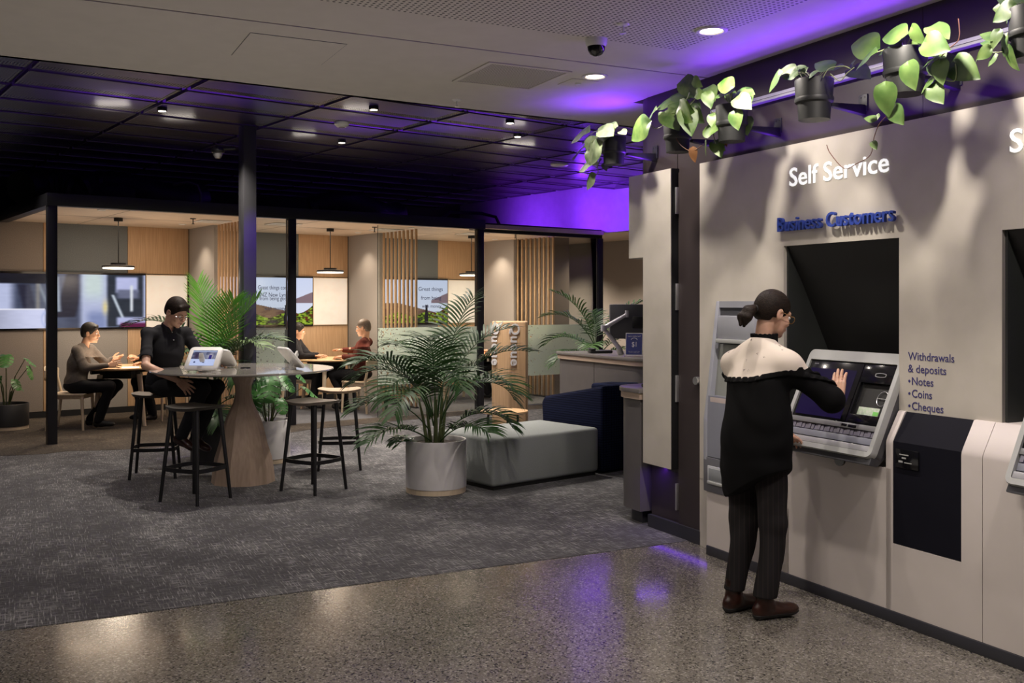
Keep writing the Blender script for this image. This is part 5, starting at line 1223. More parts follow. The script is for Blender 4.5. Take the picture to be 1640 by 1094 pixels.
# ================================================================== PEOPLE
class Field:
    """smooth union of round shapes on a voxel grid, turned into one continuous mesh (surface nets)"""
    def __init__(s, lo, hi, h):
        s.h = h; s.lo = np.array(lo, float); s.n = np.ceil((np.array(hi)-s.lo)/h).astype(int)+1
        s.F = np.full(tuple(s.n), .25, np.float32)
    def blk(s, lo, hi):
        a = np.maximum(0, np.floor((np.array(lo)-s.lo)/s.h).astype(int)); b = np.minimum(s.n, np.ceil((np.array(hi)-s.lo)/s.h).astype(int)+1)
        if np.any(b <= a): return None
        ax = [s.lo[i] + np.arange(a[i], b[i])*s.h for i in range(3)]
        P = np.stack(np.meshgrid(*ax, indexing='ij'), -1).astype(np.float32)
        return tuple(slice(a[i], b[i]) for i in range(3)), P
    def put(s, fn, lo, hi, k=.02, op='u'):
        pad = k + 3*s.h; r = s.blk(np.array(lo)-pad, np.array(hi)+pad)
        if r is None: return s
        sl, P = r; d = fn(P); A = s.F[sl]
        if op == 'u':
            h_ = np.maximum(k-np.abs(A-d), 0)/max(k, 1e-6); s.F[sl] = np.minimum(A, d)-h_*h_*k*.25
        else:
            d = -d; h_ = np.maximum(k-np.abs(A-d), 0)/max(k, 1e-6); s.F[sl] = np.maximum(A, d)+h_*h_*k*.25
        return s
    def cap(s, a, b, ra, rb=None, k=.02, op='u', flat=None):
        a = np.array(a, float); b = np.array(b, float); rb = ra if rb is None else rb; ab = b-a; L = max(ab@ab, 1e-9); R = max(ra, rb)
        def fn(P):
            t = np.clip(((P-a)@ab)/L, 0, 1)[..., None]; return np.linalg.norm(P-a-t*ab, axis=-1)-(ra+(rb-ra)*t[..., 0])
        return s.put(fn, np.minimum(a, b)-R, np.maximum(a, b)+R, k, op)
    def chain(s, pts, rs, k=.012, op='u'):
        for i in range(len(pts)-1): s.cap(pts[i], pts[i+1], rs[i], rs[i+1], k, op)
        return s
    def ell(s, c, r, k=.02, R=None, op='u'):
        c = np.array(c, float); r = np.array(r, float); m = r.max()
        def fn(P):
            Q = P-c
            if R is not None: Q = Q@R
            k0 = np.linalg.norm(Q/r, axis=-1); k1 = np.linalg.norm(Q/(r*r), axis=-1); return k0*(k0-1)/np.maximum(k1, 1e-6)
        return s.put(fn, c-m, c+m, k, op)
    def rbox(s, c, hx, rad, k=.02, R=None, op='u'):
        c = np.array(c, float); hx = np.array(hx, float); m = np.linalg.norm(hx)+rad
        def fn(P):
            Q = P-c
            if R is not None: Q = Q@R
            q = np.abs(Q)-hx; return np.linalg.norm(np.maximum(q, 0), axis=-1)+np.minimum(q.max(-1), 0)-rad
        return s.put(fn, c-m, c+m, k, op)
    def allp(s): return s.blk(s.lo, s.lo+s.n*s.h)[1]
    def clip(s, fn):   # keep where fn(P) < 0
        s.F = np.maximum(s.F, fn(s.allp())); return s
    def wrinkle(s, amp, f=28, seed=1):
        rs = np.random.RandomState(seed); P = s.allp(); w_ = 0
        for i in range(5):
            d = rs.randn(3); d[2] *= 1.4; d /= np.linalg.norm(d); ph = 3*np.sin((P@rs.randn(3).astype(np.float32))*9+rs.rand()*6); w_ = w_+np.sin((P@(d*f*rs.uniform(.6, 1.5)).astype(np.float32))+ph+rs.rand()*6)
        s.F = s.F+amp*w_/2.2; return s
    def mesh(s, name, m, parent, relax=1):
        F = s.F.copy(); F[0] = F[-1] = .2; F[:, 0] = F[:, -1] = .2; F[:, :, 0] = F[:, :, -1] = .2
        I = F < 0; c = I[:-1, :-1, :-1]; cnt = np.zeros(c.shape, np.int8)
        for dx in (0, 1):
            for dy in (0, 1):
                for dz in (0, 1): cnt += I[dx:I.shape[0]-1+dx, dy:I.shape[1]-1+dy, dz:I.shape[2]-1+dz]
        act = (cnt > 0) & (cnt < 8); idx = np.argwhere(act); vid = -np.ones(act.shape, np.int64); vid[act] = np.arange(len(idx))
        pos = np.zeros((len(idx), 3)); n_ = np.zeros(len(idx)); cor = [(x, y, z) for x in (0, 1) for y in (0, 1) for z in (0, 1)]
        for a in cor:
            for ax in range(3):
                if a[ax]: continue
                b = list(a); b[ax] = 1; fa = F[idx[:, 0]+a[0], idx[:, 1]+a[1], idx[:, 2]+a[2]]; fb = F[idx[:, 0]+b[0], idx[:, 1]+b[1], idx[:, 2]+b[2]]
                cr = (fa < 0) != (fb < 0); t = np.where(cr, fa/np.where(cr, fa-fb, 1), 0); p = np.tile(np.array(a, float), (len(idx), 1)); p[:, ax] += t; pos += np.where(cr[:, None], p, 0); n_ += cr
        pos = (pos/n_[:, None]+idx)*s.h+s.lo
        Q = []
        for ax in range(3):
            u, v = (ax+1) % 3, (ax+2) % 3; sl0 = [slice(None)]*3; sl1 = [slice(None)]*3; sl0[ax] = slice(0, -1); sl1[ax] = slice(1, None)
            A = I[tuple(sl0)]; Bq = I[tuple(sl1)]; e = np.argwhere(A != Bq); e = e[(e[:, u] > 0) & (e[:, v] > 0)]; e = e[(e[:, u] < act.shape[u]) & (e[:, v] < act.shape[v])]
            def g(du, dv): q = e.copy(); q[:, u] -= du; q[:, v] -= dv; return vid[q[:, 0], q[:, 1], q[:, 2]]
            q = np.stack([g(1, 1), g(0, 1), g(0, 0), g(1, 0)], 1); ins = A[e[:, 0], e[:, 1], e[:, 2]]; q[~ins] = q[~ins][:, ::-1]; Q.append(q)
        Q = np.concatenate(Q); Q = Q[(Q >= 0).all(1)]
        for _ in range(relax):
            acc = np.zeros_like(pos); cn = np.zeros(len(pos))
            for a in range(4):
                b = (a+1) % 4; np.add.at(acc, Q[:, a], pos[Q[:, b]]); np.add.at(cn, Q[:, a], 1); np.add.at(acc, Q[:, b], pos[Q[:, a]]); np.add.at(cn, Q[:, b], 1)
            pos = pos*.5+.5*acc/np.maximum(cn, 1)[:, None]
        me = bpy.data.meshes.new(name); me.vertices.add(len(pos)); me.vertices.foreach_set('co', pos.astype(np.float32).ravel()); me.loops.add(len(Q)*4); me.loops.foreach_set('vertex_index', Q.ravel().astype(np.int32))
        me.polygons.add(len(Q)); me.polygons.foreach_set('loop_start', np.arange(0, len(Q)*4, 4, dtype=np.int32)); me.polygons.foreach_set('loop_total', np.full(len(Q), 4, np.int32)); me.polygons.foreach_set('use_smooth', np.ones(len(Q), bool)); me.update(); me.validate()
        me.materials.append(m); o = bpy.data.objects.new(name, me); COL.objects.link(o)
        if parent is not None: o.parent = parent
        return o
def rotm(yaw, pitch, roll=0):
    """columns: right, forward, up; yaw 0 looks along +y, positive pitch looks up"""
    return np.array(Matrix.Rotation(yaw, 3, 'Z') @ Matrix.Rotation(pitch, 3, 'X') @ Matrix.Rotation(roll, 3, 'Y'))
V3 = lambda *a: np.array(a, float)

def hand_pts(wr, d, back, side, curl, spread=1.0, thumb=1.0, size=1.0):
    """wr wrist, d pointing direction, back = back-of-hand normal, side = towards the thumb; returns chains"""
    d = d/np.linalg.norm(d); back = back-d*(back@d); back /= np.linalg.norm(back); sd = np.cross(d, back); sd = sd if sd@side > 0 else -sd
    S = size; ch = []
    palm = [(wr+d*.012*S+sd*x*S*.7, wr+d*.088*S*(1-.08*abs(x)/.03)+sd*x*S) for x in (.030, .010, -.010, -.030)]
    for (a, b), L, sp, cu in zip(palm, (.070, .079, .073, .058), (.16, .04, -.07, -.2), curl):
        pts = [b]; dd = d+sd*sp*spread; dd /= np.linalg.norm(dd); ang = 0
        for q, fr in enumerate((.45, .30, .25)):
            ang += cu*(1 if q else .8); v = dd*math.cos(ang)-back*math.sin(ang); pts.append(pts[-1]+v*L*fr*S)
        ch.append((pts, (.0098*S, .0086*S, .0078*S, .0068*S)))
    tb = wr+d*.025*S+sd*.024*S-back*.006*S; t1 = tb+(d*.55+sd*.75*thumb-back*.25)*.038*S; t2 = t1+(d*.8+sd*.45*thumb-back*.25)*.030*S; t3 = t2+(d*.95+sd*.2*thumb-back*.15)*.022*S
    return palm, ch, ([tb, t1, t2, t3], (.0145*S, .0115*S, .0098*S, .0080*S))
def add_hand(F, *a, **k):
    S = k.get('size', 1.0); palm, ch, th = hand_pts(*a, **k)
    for p, q in palm: F.cap(p, q, .0135*S, .0115*S, .006)
    for pts, rs in ch: F.chain(pts, rs, .0035)
    F.chain(th[0], th[1], .006)

def add_head(F, c, R, s=1.0):
    T = lambda *p: c+R@(np.array(p)*s)
    F.ell(T(0, -.012, .032), V3(.074, .092, .084)*s, .02, R); F.ell(T(0, .030, -.03), V3(.060, .060, .082)*s, .02, R); F.ell(T(0, .044, -.072), V3(.044, .044, .036)*s, .02, R)
    F.ell(T(0, .076, -.096), V3(.018, .016, .015)*s, .015, R); F.cap(T(-.03, .076, .022), T(.03, .076, .022), .015*s, .015*s, .012)
    for sx in (-1, 1):
        F.ell(T(sx*.038, .066, -.030), V3(.022, .02, .020)*s, .015, R); F.ell(T(sx*.030, .101, .002), V3(.016, .014, .011)*s, .009, R, 'd')
        F.ell(T(sx*.077, -.010, -.008), V3(.008, .020, .031)*s, .005, R); F.ell(T(sx*.084, -.004, -.006), V3(.005, .010, .016)*s, .004, R, 'd')
        F.cap(T(sx*.0, .090, -.030), T(sx*.010, .094, -.034), .008*s, .007*s, .006)
    F.cap(T(0, .088, .010), T(0, .106, -.026), .0075*s, .012*s, .010); F.cap(T(-.016, .090, -.060), T(.016, .090, -.060), .009*s, .009*s, .010)
    F.cap(T(-.022, .100, -.0605), T(.022, .100, -.0605), .0022*s, .0022*s, .003, 'd')
def hair_short(F, c, R, s=1.0, vol=.012, front=.0, recede=0):
    T = lambda *p: c+R@(np.array(p)*s)
    F.ell(T(0, -.014, .040), V3(.0785+vol*.3, .096+vol*.4, .082+vol*.9)*s, .015, R); F.ell(T(0, -.055, -.005), V3(.064, .050+vol*.4, .068)*s, .02, R)
    if not recede:
        F.cap(T(-.040, .056, .088), T(.046, .064, .078), .020*s, .016*s, .02)
    F.ell(T(0, .112, -.030-front), V3(.100, .090, .092+front)*s, .010, R, 'd')
    for sx in (-1, 1): F.ell(T(sx*.084, -.004, -.014), V3(.024, .022, .033)*s, .006, R, 'd')
    F.put(lambda P: np.maximum(((P-c)@R)[..., 2]+.020*s, -(((P-c)@R)[..., 1]+.030*s)), c-.3, c+.3, .008, 'd')
    F.put(lambda P: ((P-c)@R)[..., 2]+.060*s, c-.3, c+.3, .008, 'd')
    if recede: F.ell(T(0, .095, .085), V3(.052, .045, .045)*s, .015, R, 'd')

def person(name, label, group, loc, rz, J, look, h=.0045, size=1.0):
    """J holds joints in world coordinates; everything is modelled in the person's own frame"""
    Mi = Matrix.Translation(Vector(loc)) @ Matrix.Rotation(rz, 4, 'Z'); Inv = Mi.inverted()
    G = lambda p: np.array(Inv @ Vector(p)); D = lambda v: np.array(Inv.to_3x3() @ Vector(v))
    j = {k: G(v) for k, v in J['p'].items()}
    R = rotm(look['yaw']-rz, look['pitch'], look.get('roll', 0)); c = j['head']; S = look.get('hs', 1.0)
    allp_ = np.array(list(j.values())); lo = allp_.min(0)-.27; hi = allp_.max(0)+.27; lo[2] = max(lo[2], -.02)
    def newF(hh=None, keys=None, pad=.22):
        if keys is None: return Field(lo, hi, hh or h)
        q = np.array([j[k] for k in keys]); a = q.min(0)-pad; b = q.max(0)+pad; a[2] = max(a[2], -.02); return Field(a, b, hh or h)
    F = newF()
    w_ = look.get('w', 1.0)
    up = j['chest']-j['pelvis']; up /= np.linalg.norm(up)
    # trunk under the clothes
    tr = [('pelvis', .10), ('chest', .10)]
    sR, sL = j['shR'], j['shL']; ax = sR-sL; ax /= np.linalg.norm(ax); fwd = np.cross(up, ax); Rt = np.stack([ax, fwd, up], 1)
    F.ell(j['pelvis'], V3(.135, .095, .11)*w_, .04, Rt); F.cap(j['pelvis'], j['chest'], .095*w_, .10*w_, .04); F.ell(j['chest'], V3(.135, .095, .15)*w_, .04, Rt)
    nb = (sR+sL)/2+up*.03; F.cap(nb, c+R@V3(0, -.028, -.065)*S, .050*w_, .049*w_, .03)
    F.cap(nb-up*.02, sR, .05*w_, .042*w_, .03); F.cap(nb-up*.02, sL, .05*w_, .042*w_, .03)
    for q in 'RL':
        F.cap(j['sh'+q], j['el'+q], .044*w_, .037*w_, .02); F.cap(j['el'+q], j['el'+q]*.55+j['wr'+q]*.45, .037*w_, .038*w_, .015); F.cap(j['el'+q]*.55+j['wr'+q]*.45, j['wr'+q], .037*w_, .025*w_, .015)
        F.cap(j['hip'+q], j['kn'+q], .068*w_, .050*w_, .03); F.cap(j['kn'+q], j['an'+q], .048*w_, .034*w_, .02)
        hd = J['h'+q]; add_hand(F, j['wr'+q], D(hd[0]), D(hd[1]), D(hd[2]), hd[3], size=size, **(hd[4] if len(hd) > 4 else {}))
        F.cap(j['an'+q]-V3(0, 0, .015), j['an'+q]+D(J['toe'+q])*.10-V3(0, 0, .050), .026, .018, .02)
    add_head(F, c, R, S)
    body = F.mesh(name, look['skin'], None); body.location = loc; body.rotation_euler.z = rz
    tag(body, label, 'person', group)
    # face details
    T = lambda *p: Vector(c+R@(np.array(p)*S))
    RM = Matrix(R.tolist())
    for sx in (-1, 1):
        e = MB().lathe([(0, -.0125), (.008, -.0095), (.0125, 0), (.008, .0095), (0, .0125)], 14, mx=Matrix.Translation(T(sx*.030, .0800, .003)) @ RM.to_4x4()).build('eye', M['eyew'], body)
        MB().lathe([(0, .0), (.0055, .0005), (0, .0018)], 12, mx=Matrix.Translation(T(sx*.030, .0915, .001)) @ RM.to_4x4() @ Matrix.Rotation(-PI/2, 4, 'X')).build('iris', M['iris'], e)
        MB().tube([T(sx*.016, .0915, .0215), T(sx*.030, .0925, .026), T(sx*.046, .080, .022)], [.0028, .0034, .0018], 6).build('eyebrow', look['hair'], body)
    MB().tube([T(-.021, .0935, -.0600), T(-.008, .0995, -.0570), T(0, .100, -.0580), T(.008, .0995, -.0570), T(.021, .0935, -.0600)], [.001, .0034, .003, .0034, .001], 6).tube([T(-.017, .0945, -.0640), T(0, .0985, -.0670), T(.017, .0945, -.0640)], [.001, .0042, .001], 6).build('lips', M['lips'], body)
    return body, j, R, c, Rt, up, newF, G, D
def glasses(body, c, R, S, m, r=.021, asp=.85):
    T = lambda *p: Vector(c+R@(np.array(p)*S)); g = MB()
    for sx in (-1, 1):
        g.tube([T(sx*.031+r*math.cos(a), .106, -.001+r*asp*math.sin(a)) for a in [2*PI*i/20 for i in range(21)]], .0020, 6, False)
        g.tube([T(sx*(.031+r), .104, .004), T(sx*.075, .085, .006), T(sx*.082, .0, .006), T(sx*.080, -.02, -.005)], .0018, 6)
    g.tube([T(-.011, .108, .002), T(0, .111, .005), T(.011, .108, .002)], .0018, 6); g.build('glasses', m, body)
def legs(newF, j, keys, rs, h, name, m, body, extra=None, wr=.003, hem=None):
    F = newF(h, ['pelvis', 'hipR', 'hipL', 'knR', 'knL', 'anR', 'anL'], .2)
    if extra: extra(F)
    for q in 'RL':
        F.cap(j['hip'+q], j['kn'+q], rs[0], rs[1], .03); F.cap(j['kn'+q], j['an'+q], rs[1]*.98, rs[2], .025)
    F.wrinkle(wr, 24, 3)
    if hem is not None: F.clip(hem)
    return F.mesh(name, m, body)
def shoe(F, an, toe, S=1.0, sole=False, tall=.0):
    t = toe/np.linalg.norm(toe); up = np.array([0, 0, 1.]); up = up-t*(up@t); up /= np.linalg.norm(up); sd = np.cross(t, up); R = np.stack([sd, t, up], 1)
    base = an-up*.055*S
    if sole:
        F.rbox(base+t*.06*S-up*.012*S, V3(.022, .105, .003)*S, .016*S, .01, R); F.ell(base+t*.12*S-up*.012*S, V3(.046, .07, .016)*S, .01, R); F.put(lambda P: -((P-(base-up*.012*S))@up)-.012, base-.3, base+.3, .002, 'd') if False else None
    else:
        F.ell(base+t*.125*S+up*.006*S, V3(.043, .075, .034)*S, .02, R); F.ell(base+t*.03*S+up*.012*S, V3(.037, .085, .045)*S, .02, R); F.ell(base-t*.035*S+up*.01*S, V3(.034, .035, .045)*S, .02, R)
        F.cap(base+up*.02*S, an+up*(.02+tall), .036*S, .038*S, .02)

# ---- woman at the touchscreen -------------------------------------------------
ww = lambda a, y, z: tuple(W(a, y, z))
wd = lambda a, y, z: tuple(Matrix.Rotation(WR, 3, 'Z') @ Vector((a, y, z)))
JW = dict(p=dict(pelvis=ww(1.07, -.51, .90), chest=ww(1.05, -.48, 1.14), head=ww(1.06, -.395, 1.525), shR=ww(1.215, -.45, 1.258), shL=ww(.895, -.50, 1.262),
    elR=ww(1.35, -.28, 1.105), wrR=ww(1.215, -.10, 1.085), elL=ww(.79, -.38, 1.03), wrL=ww(.86, -.20, .885), hipR=ww(1.15, -.50, .87), hipL=ww(.985, -.53, .87),
    knR=ww(1.16, -.475, .48), knL=ww(.99, -.52, .48), anR=ww(1.15, -.525, .085), anL=ww(.985, -.585, .085)),
    hR=(wd(-.28, .32, .85), wd(.1, -.9, .35), wd(-1, -.2, 0), (.10, .06, .08, .14), dict(spread=.35, thumb=.9)),
    hL=(wd(.3, .85, -.35), wd(-.3, .2, .9), wd(1, 0, 0), (.3, .35, .4, .45)), toeR=wd(.12, 1, 0), toeL=wd(-.1, 1, 0))
look = dict(yaw=WR-math.radians(4), pitch=math.radians(-20), skin=M['skin'], hair=M['hairdk'], w=.86, hs=.97)
body, j, R, c, Rt, up, newF, G, D = person('person', 'woman with ponytail and black blouse with cream yoke touching the machine screen', 'people', ww(1.03, -.5, 0), WR, JW, look, .0042, 1.04)
S = .97; T = lambda *p: c+R@(np.array(p)*S)
glasses(body, c, R, S, M['tortoise'], .022, .9)
F = Field(c-.16, c+.16, .003)
F.ell(T(0, -.014, .036), V3(.081, .100, .090)*S, .01, R); F.ell(T(0, -.060, -.005), V3(.062, .048, .062)*S, .03, R)
F.ell(T(0, .105, -.050), V3(.105, .085, .115)*S, .012, R, 'd')
for sx in (-1, 1): F.ell(T(sx*.082, -.004, -.012), V3(.024, .024, .034)*S, .006, R, 'd')
F.put(lambda P: np.maximum(((P-c)@R)[..., 2]+.030*S, -(((P-c)@R)[..., 1]+.030*S)), c-.3, c+.3, .01, 'd')
F.put(lambda P: ((P-c)@R)[..., 2]+.058*S, c-.3, c+.3, .01, 'd')
hair = F.mesh('hair', M['hairdk'], body)
F = Field(c-.30, c+.16, .003)
F.cap(T(0, -.108, -.012), T(0, -.128, -.020), .014, .016, .01)
for k in range(9):
    a = k*2.1; F.chain([T(.004*math.cos(a), -.125, -.018+.004*math.sin(a)), T(.014*math.cos(a), -.150, -.045+.01*math.sin(a)), T(.022*math.cos(a), -.160+.012*math.sin(a), -.080), T(.020*math.cos(a+.5), -.155+.02*math.sin(a), -.112-.006*(k % 3))], (.014, .022, .020, .005), .010)
F.mesh('ponytail', M['hairdk'], body)
F = Field(c-.2, c+.1, .003); F.cap(T(0, -.104, -.012), T(0, -.116, -.014), .020, .020, .003); F.mesh('hair_tie', M['mblack'], body)
# blouse
def zy(P): return 1.195+.012*np.sin(P[..., 0]*6)-.25*np.maximum(0, P[..., 1])+.25*np.maximum(0, np.abs(P[..., 0])-.12)
pl = j['pelvis']; ch = j['chest']
def blouse(F, g=0):
    F.ell(ch+V3(0, -.0, .02), V3(.185+g, .125+g, .16), .05); F.cap(j['shR'], j['shL'], .062+g, .062+g, .05); F.cap(j['shR']*.5+j['shL']*.5+V3(-.0, .01, .085), j['shR'], .062+g, .060+g, .08); F.cap(j['shR']*.5+j['shL']*.5+V3(0, .01, .085), j['shL'], .062+g, .058+g, .04)
    F.ell(pl+V3(0, -.01, .05), V3(.185+g, .135+g, .28), .06); F.ell(pl+V3(-.01, -.012, -.16), V3(.192+g, .150+g, .34), .05); F.ell(pl+V3(.055, .0, .0), V3(.16+g, .13+g, .40), .05)
    for q in 'RL': F.cap(j['sh'+q]*.92+j['el'+q]*.08, j['el'+q], .058+g, .060+g, .04); F.cap(j['el'+q], j['el'+q]*.35+j['wr'+q]*.65, .056+g, .043+g, .03); F.cap(j['el'+q]*.35+j['wr'+q]*.65, j['el'+q]*.1+j['wr'+q]*.9, .043+g, .029+g, .02)
F = newF(.005, ['pelvis', 'chest', 'shR', 'shL', 'elR', 'elL', 'wrR', 'wrL'], .38); blouse(F); F.wrinkle(.0045, 20, 5)
F.clip(lambda P: (.600+.10*np.maximum(0, P[..., 1]+.10)+.42*np.maximum(0, P[..., 0]+.06)-.02*np.cos(P[..., 0]*14))-P[..., 2])
F.clip(lambda P: np.minimum(P[..., 2]-zy(P)-.008, .262-np.abs(P[..., 0])+.45*(P[..., 2]-1.2)))
F.cap(G(ww(1.04, -.44, 1.37)), G(ww(1.05, -.41, 1.50)), .045, .045, .01, 'd')
F.mesh('blouse', M['blouse'], body)
F = newF(.004, ['chest', 'shR', 'shL'], .24); blouse(F, .006); F.wrinkle(.0045, 20, 5); F.clip(lambda P: zy(P)-P[..., 2])
F.cap(G(ww(1.04, -.44, 1.37)), G(ww(1.05, -.41, 1.50)), .045, .045, .01, 'd')
F.clip(lambda P: np.abs(P[..., 0])-.45*(P[..., 2]-1.2)-.268); F.mesh('yoke', M['sprig'], body)
F = newF(.004, ['chest', 'shR', 'shL'], .26); blouse(F, .012); F.wrinkle(.0045, 20, 5); P_ = F.allp(); F.F = F.F+.006*np.sin(P_[..., 0]*150)*np.cos(P_[..., 1]*110); F.clip(lambda P: np.minimum(np.abs(P[..., 2]-zy(P)+.004)-.014, np.maximum(np.abs(np.abs(P[..., 0])-.45*(P[..., 2]-1.2)-.266)-.011, zy(P)-P[..., 2]))); F.mesh('ruffle', M['blouse'], body)
F = newF(.003, ['head', 'shR', 'shL'], .12); cb = (j['shR']+j['shL'])/2+V3(.0, .028, .128)
F.put(lambda P: np.maximum(np.maximum(np.abs(np.hypot(P[..., 0]-cb[0], (P[..., 1]-cb[1])*.92)-.060-.002*np.sin(np.arctan2(P[..., 1]-cb[1], P[..., 0]-cb[0])*26)*(P[..., 2] > cb[2]+.02))-.005, np.abs(P[..., 2]-cb[2]-.010)-.024-.002*np.sin(np.arctan2(P[..., 1]-cb[1], P[..., 0]-cb[0])*17)), -1), cb-.1, cb+.1, .002); F.mesh('collar', M['blouse'], body)
legs(newF, j, None, (.092, .070, .056), .005, 'trousers', M['pinstripe'], body, lambda F: F.ell(pl+V3(0, -.01, -.02), V3(.15, .12, .12), .03), .006, lambda P: .112-P[..., 2])
for q in 'RL':
    F = Field(j['an'+q]-V3(.2, .2, .12), j['an'+q]+V3(.2, .25, .12), .004); shoe(F, j['an'+q]+V3(0, 0, -.0), D(JW['toe'+q]), .98, False, .03); F.cap(j['an'+q]+V3(0, 0, -.02), j['an'+q]+V3(0, 0, .07), .041, .042, .02); F.clip(lambda P: .022-P[..., 2]); bt = F.mesh('boot', M['boot'], body)
    F = Field(j['an'+q]-V3(.2, .2, .12), j['an'+q]+V3(.2, .25, .12), .004); shoe(F, j['an'+q]+V3(0, 0, -.0), D(JW['toe'+q]), 1.01, False, .0); F.clip(lambda P: np.maximum(P[..., 2]-.026, .001-P[..., 2])); F.mesh('boot_sole', M['bootsole'], bt)

# ---- seated people ------------------------------------------------------------
def seated(label, loc, face, P, hands, look, top, pants='trousers', shoes='mblack', shoem=None, h=.006, short=False, hair=None, hairkw={}, toes=None, extra=None, size=1.0, wr=.004, jacket=False):
    f = Vector((math.cos(face), math.sin(face), 0)); rz = face-PI/2
    J = dict(p=P, hR=hands[0], hL=hands[1], toeR=toes[0], toeL=toes[1])
    body, j, R, c, Rt, up, newF, G, D = person('person', label, 'people', loc, rz, J, look, h, size)
    S = look.get('hs', 1); w_ = look.get('w', 1)
    F = Field(c-.17, c+.17, min(h, .004)); hair_short(F, c, R, S, **hairkw); F.mesh('hair', look['hair'], body)
    F = newF(min(h, .0055), ['pelvis', 'chest', 'shR', 'shL', 'elR', 'elL', 'wrR', 'wrL'], .26)
    def mid(a, b, t): return j[a]*(1-t)+j[b]*t
    F.ell(j['chest']+up*.02, V3(.175, .122, .19)*w_, .05, Rt); F.cap(j['pelvis']+up*.03, j['chest'], .125*w_, .12*w_, .05); F.ell(j['pelvis']+up*.05, V3(.168, .128, .13)*w_, .05, Rt); F.cap(j['shR'], j['shL'], .058*w_, .058*w_, .04); F.cap(j['shR']*.7+j['shL']*.3+up*.035, j['shR']*.3+j['shL']*.7+up*.035, .048*w_, .048*w_, .03)
    for q in 'RL':
        if short:
            F.cap(j['sh'+q], mid('sh'+q, 'el'+q, .72), .050*w_, .057*w_, .03)
        else:
            F.cap(j['sh'+q], j['el'+q], .062*w_, .053*w_, .03); F.cap(j['el'+q], mid('el'+q, 'wr'+q, .93), .053*w_, .036*w_, .02)
    F.wrinkle(wr, 22, 8)
    if short:
        for q in 'RL':
            a = mid('sh'+q, 'el'+q, .86); d = j['el'+q]-j['sh'+q]; d /= np.linalg.norm(d); F.put(lambda P, a=a, d=d: np.maximum(-((P-a)@d), np.linalg.norm(P-a, axis=-1)-.16), a-.2, a+.2, .004, 'd') if False else F.cap(a-d*.0, a+d*.16, .058, .075, .004, 'd')
    nk = (j['shR']+j['shL'])/2
    F.cap(nk+up*.065+Rt[:, 1]*.02, nk+up*.19+Rt[:, 1]*.03, .050, .060, .006, 'd')
    F.clip(lambda P: -((P-j['pelvis'])@up)-.06)
    shirt = F.mesh('jacket' if jacket else 'shirt', M[top], body)
    def seat_(F): F.ell(j['pelvis']+V3(0, 0, .0), V3(.165, .14, .085)*w_, .04)
    legs(newF, j, None, (.088*w_, .070*w_, .058*w_), min(h, .006), 'trousers', M[pants], body, seat_, .003)
    for q, tt in zip('RL', toes):
        F = Field(j['an'+q]-.22, j['an'+q]+.22, .005); shoe(F, j['an'+q], D(tt)); F.mesh('shoe', shoem or M['mblack'], body)
    return body, j, R, c, S, shirt, newF, Rt, up, G, D
# man in black on the stool
b = seated('young man with glasses in black short-sleeved shirt seated at the bar table', (-3.2, 8.95, .003), math.radians(-25),
    dict(pelvis=(-3.18, 8.95, .835), chest=(-3.12, 8.91, 1.13), head=(-3.02, 8.86, 1.495), shR=(-3.235, 8.74, 1.305), shL=(-3.00, 9.05, 1.305), elR=(-3.175, 8.54, 1.035), wrR=(-2.90, 8.57, .90), elL=(-2.86, 9.04, 1.08), wrL=(-2.70, 8.90, 1.035),
         hipR=(-3.14, 8.84, .82), hipL=(-3.12, 9.03, .82), knR=(-2.74, 8.72, .815), knL=(-2.68, 8.96, .815), anR=(-2.93, 8.74, .40), anL=(-2.85, 8.90, .37)),
    (((.75, .0, -.62), (-.1, -.75, .6), (.35, .6, .6), (.25, .3, .34, .42), dict(spread=1.5)), ((.8, -.6, 0), (0, 0, 1), (.6, -.8, 0), (.2, .25, .3, .35))),
    dict(yaw=math.radians(-25-90), pitch=math.radians(-30), skin=M['skin'], hair=M['hairdk'], hs=1.06, w=.95), 'shirtbk', 'shirtbk', shoem=M['boot'], h=.0045, short=True, hairkw=dict(vol=.013, front=-.01), toes=((.85, -.35, -.35), (.85, -.5, -.3)), size=1.02, wr=.004)
body, j, R, c, S, shirt, newF, Rt, up, G, D = b
glasses(body, c, R, S, M['gblack'], .021, .75)
nk = (j['shR']+j['shL'])/2; f_ = Rt[:, 1]
F = Field(nk-.14, nk+.16, .0035); cc = nk+up*.062+f_*.008
def colf(P):
    Q = (P-cc)@Rt; r = np.hypot(Q[..., 0], Q[..., 1]*.95); g = .056+.22*np.maximum(0, .02-Q[..., 2])
    return np.maximum(np.maximum(np.abs(r-g)-.0045, np.abs(Q[..., 2]-.006+.45*np.maximum(0, Q[..., 1]-.01))-.022), .004+.6*np.maximum(0, Q[..., 2]+.03)-np.abs(Q[..., 0])-(Q[..., 1] < 0)*1.0)
F.put(colf, cc-.12, cc+.12, .002); F.mesh('collar', M['shirtbk'], body)
for k, tt in enumerate((.03, -.03, -.09, -.15, -.21)):
    p = nk+up*tt+f_*(.075, .118, .128, .131, .129)[k]; MB().lathe([(0, -.003), (.0065, -.002), (.0065, .002), (0, .003)], 12, mx=Matrix.Translation(Vector(p)) @ Matrix(Rt.tolist()).to_4x4() @ Matrix.Rotation(PI/2, 4, 'X')).build('button', M['ltgrey'], shirt)
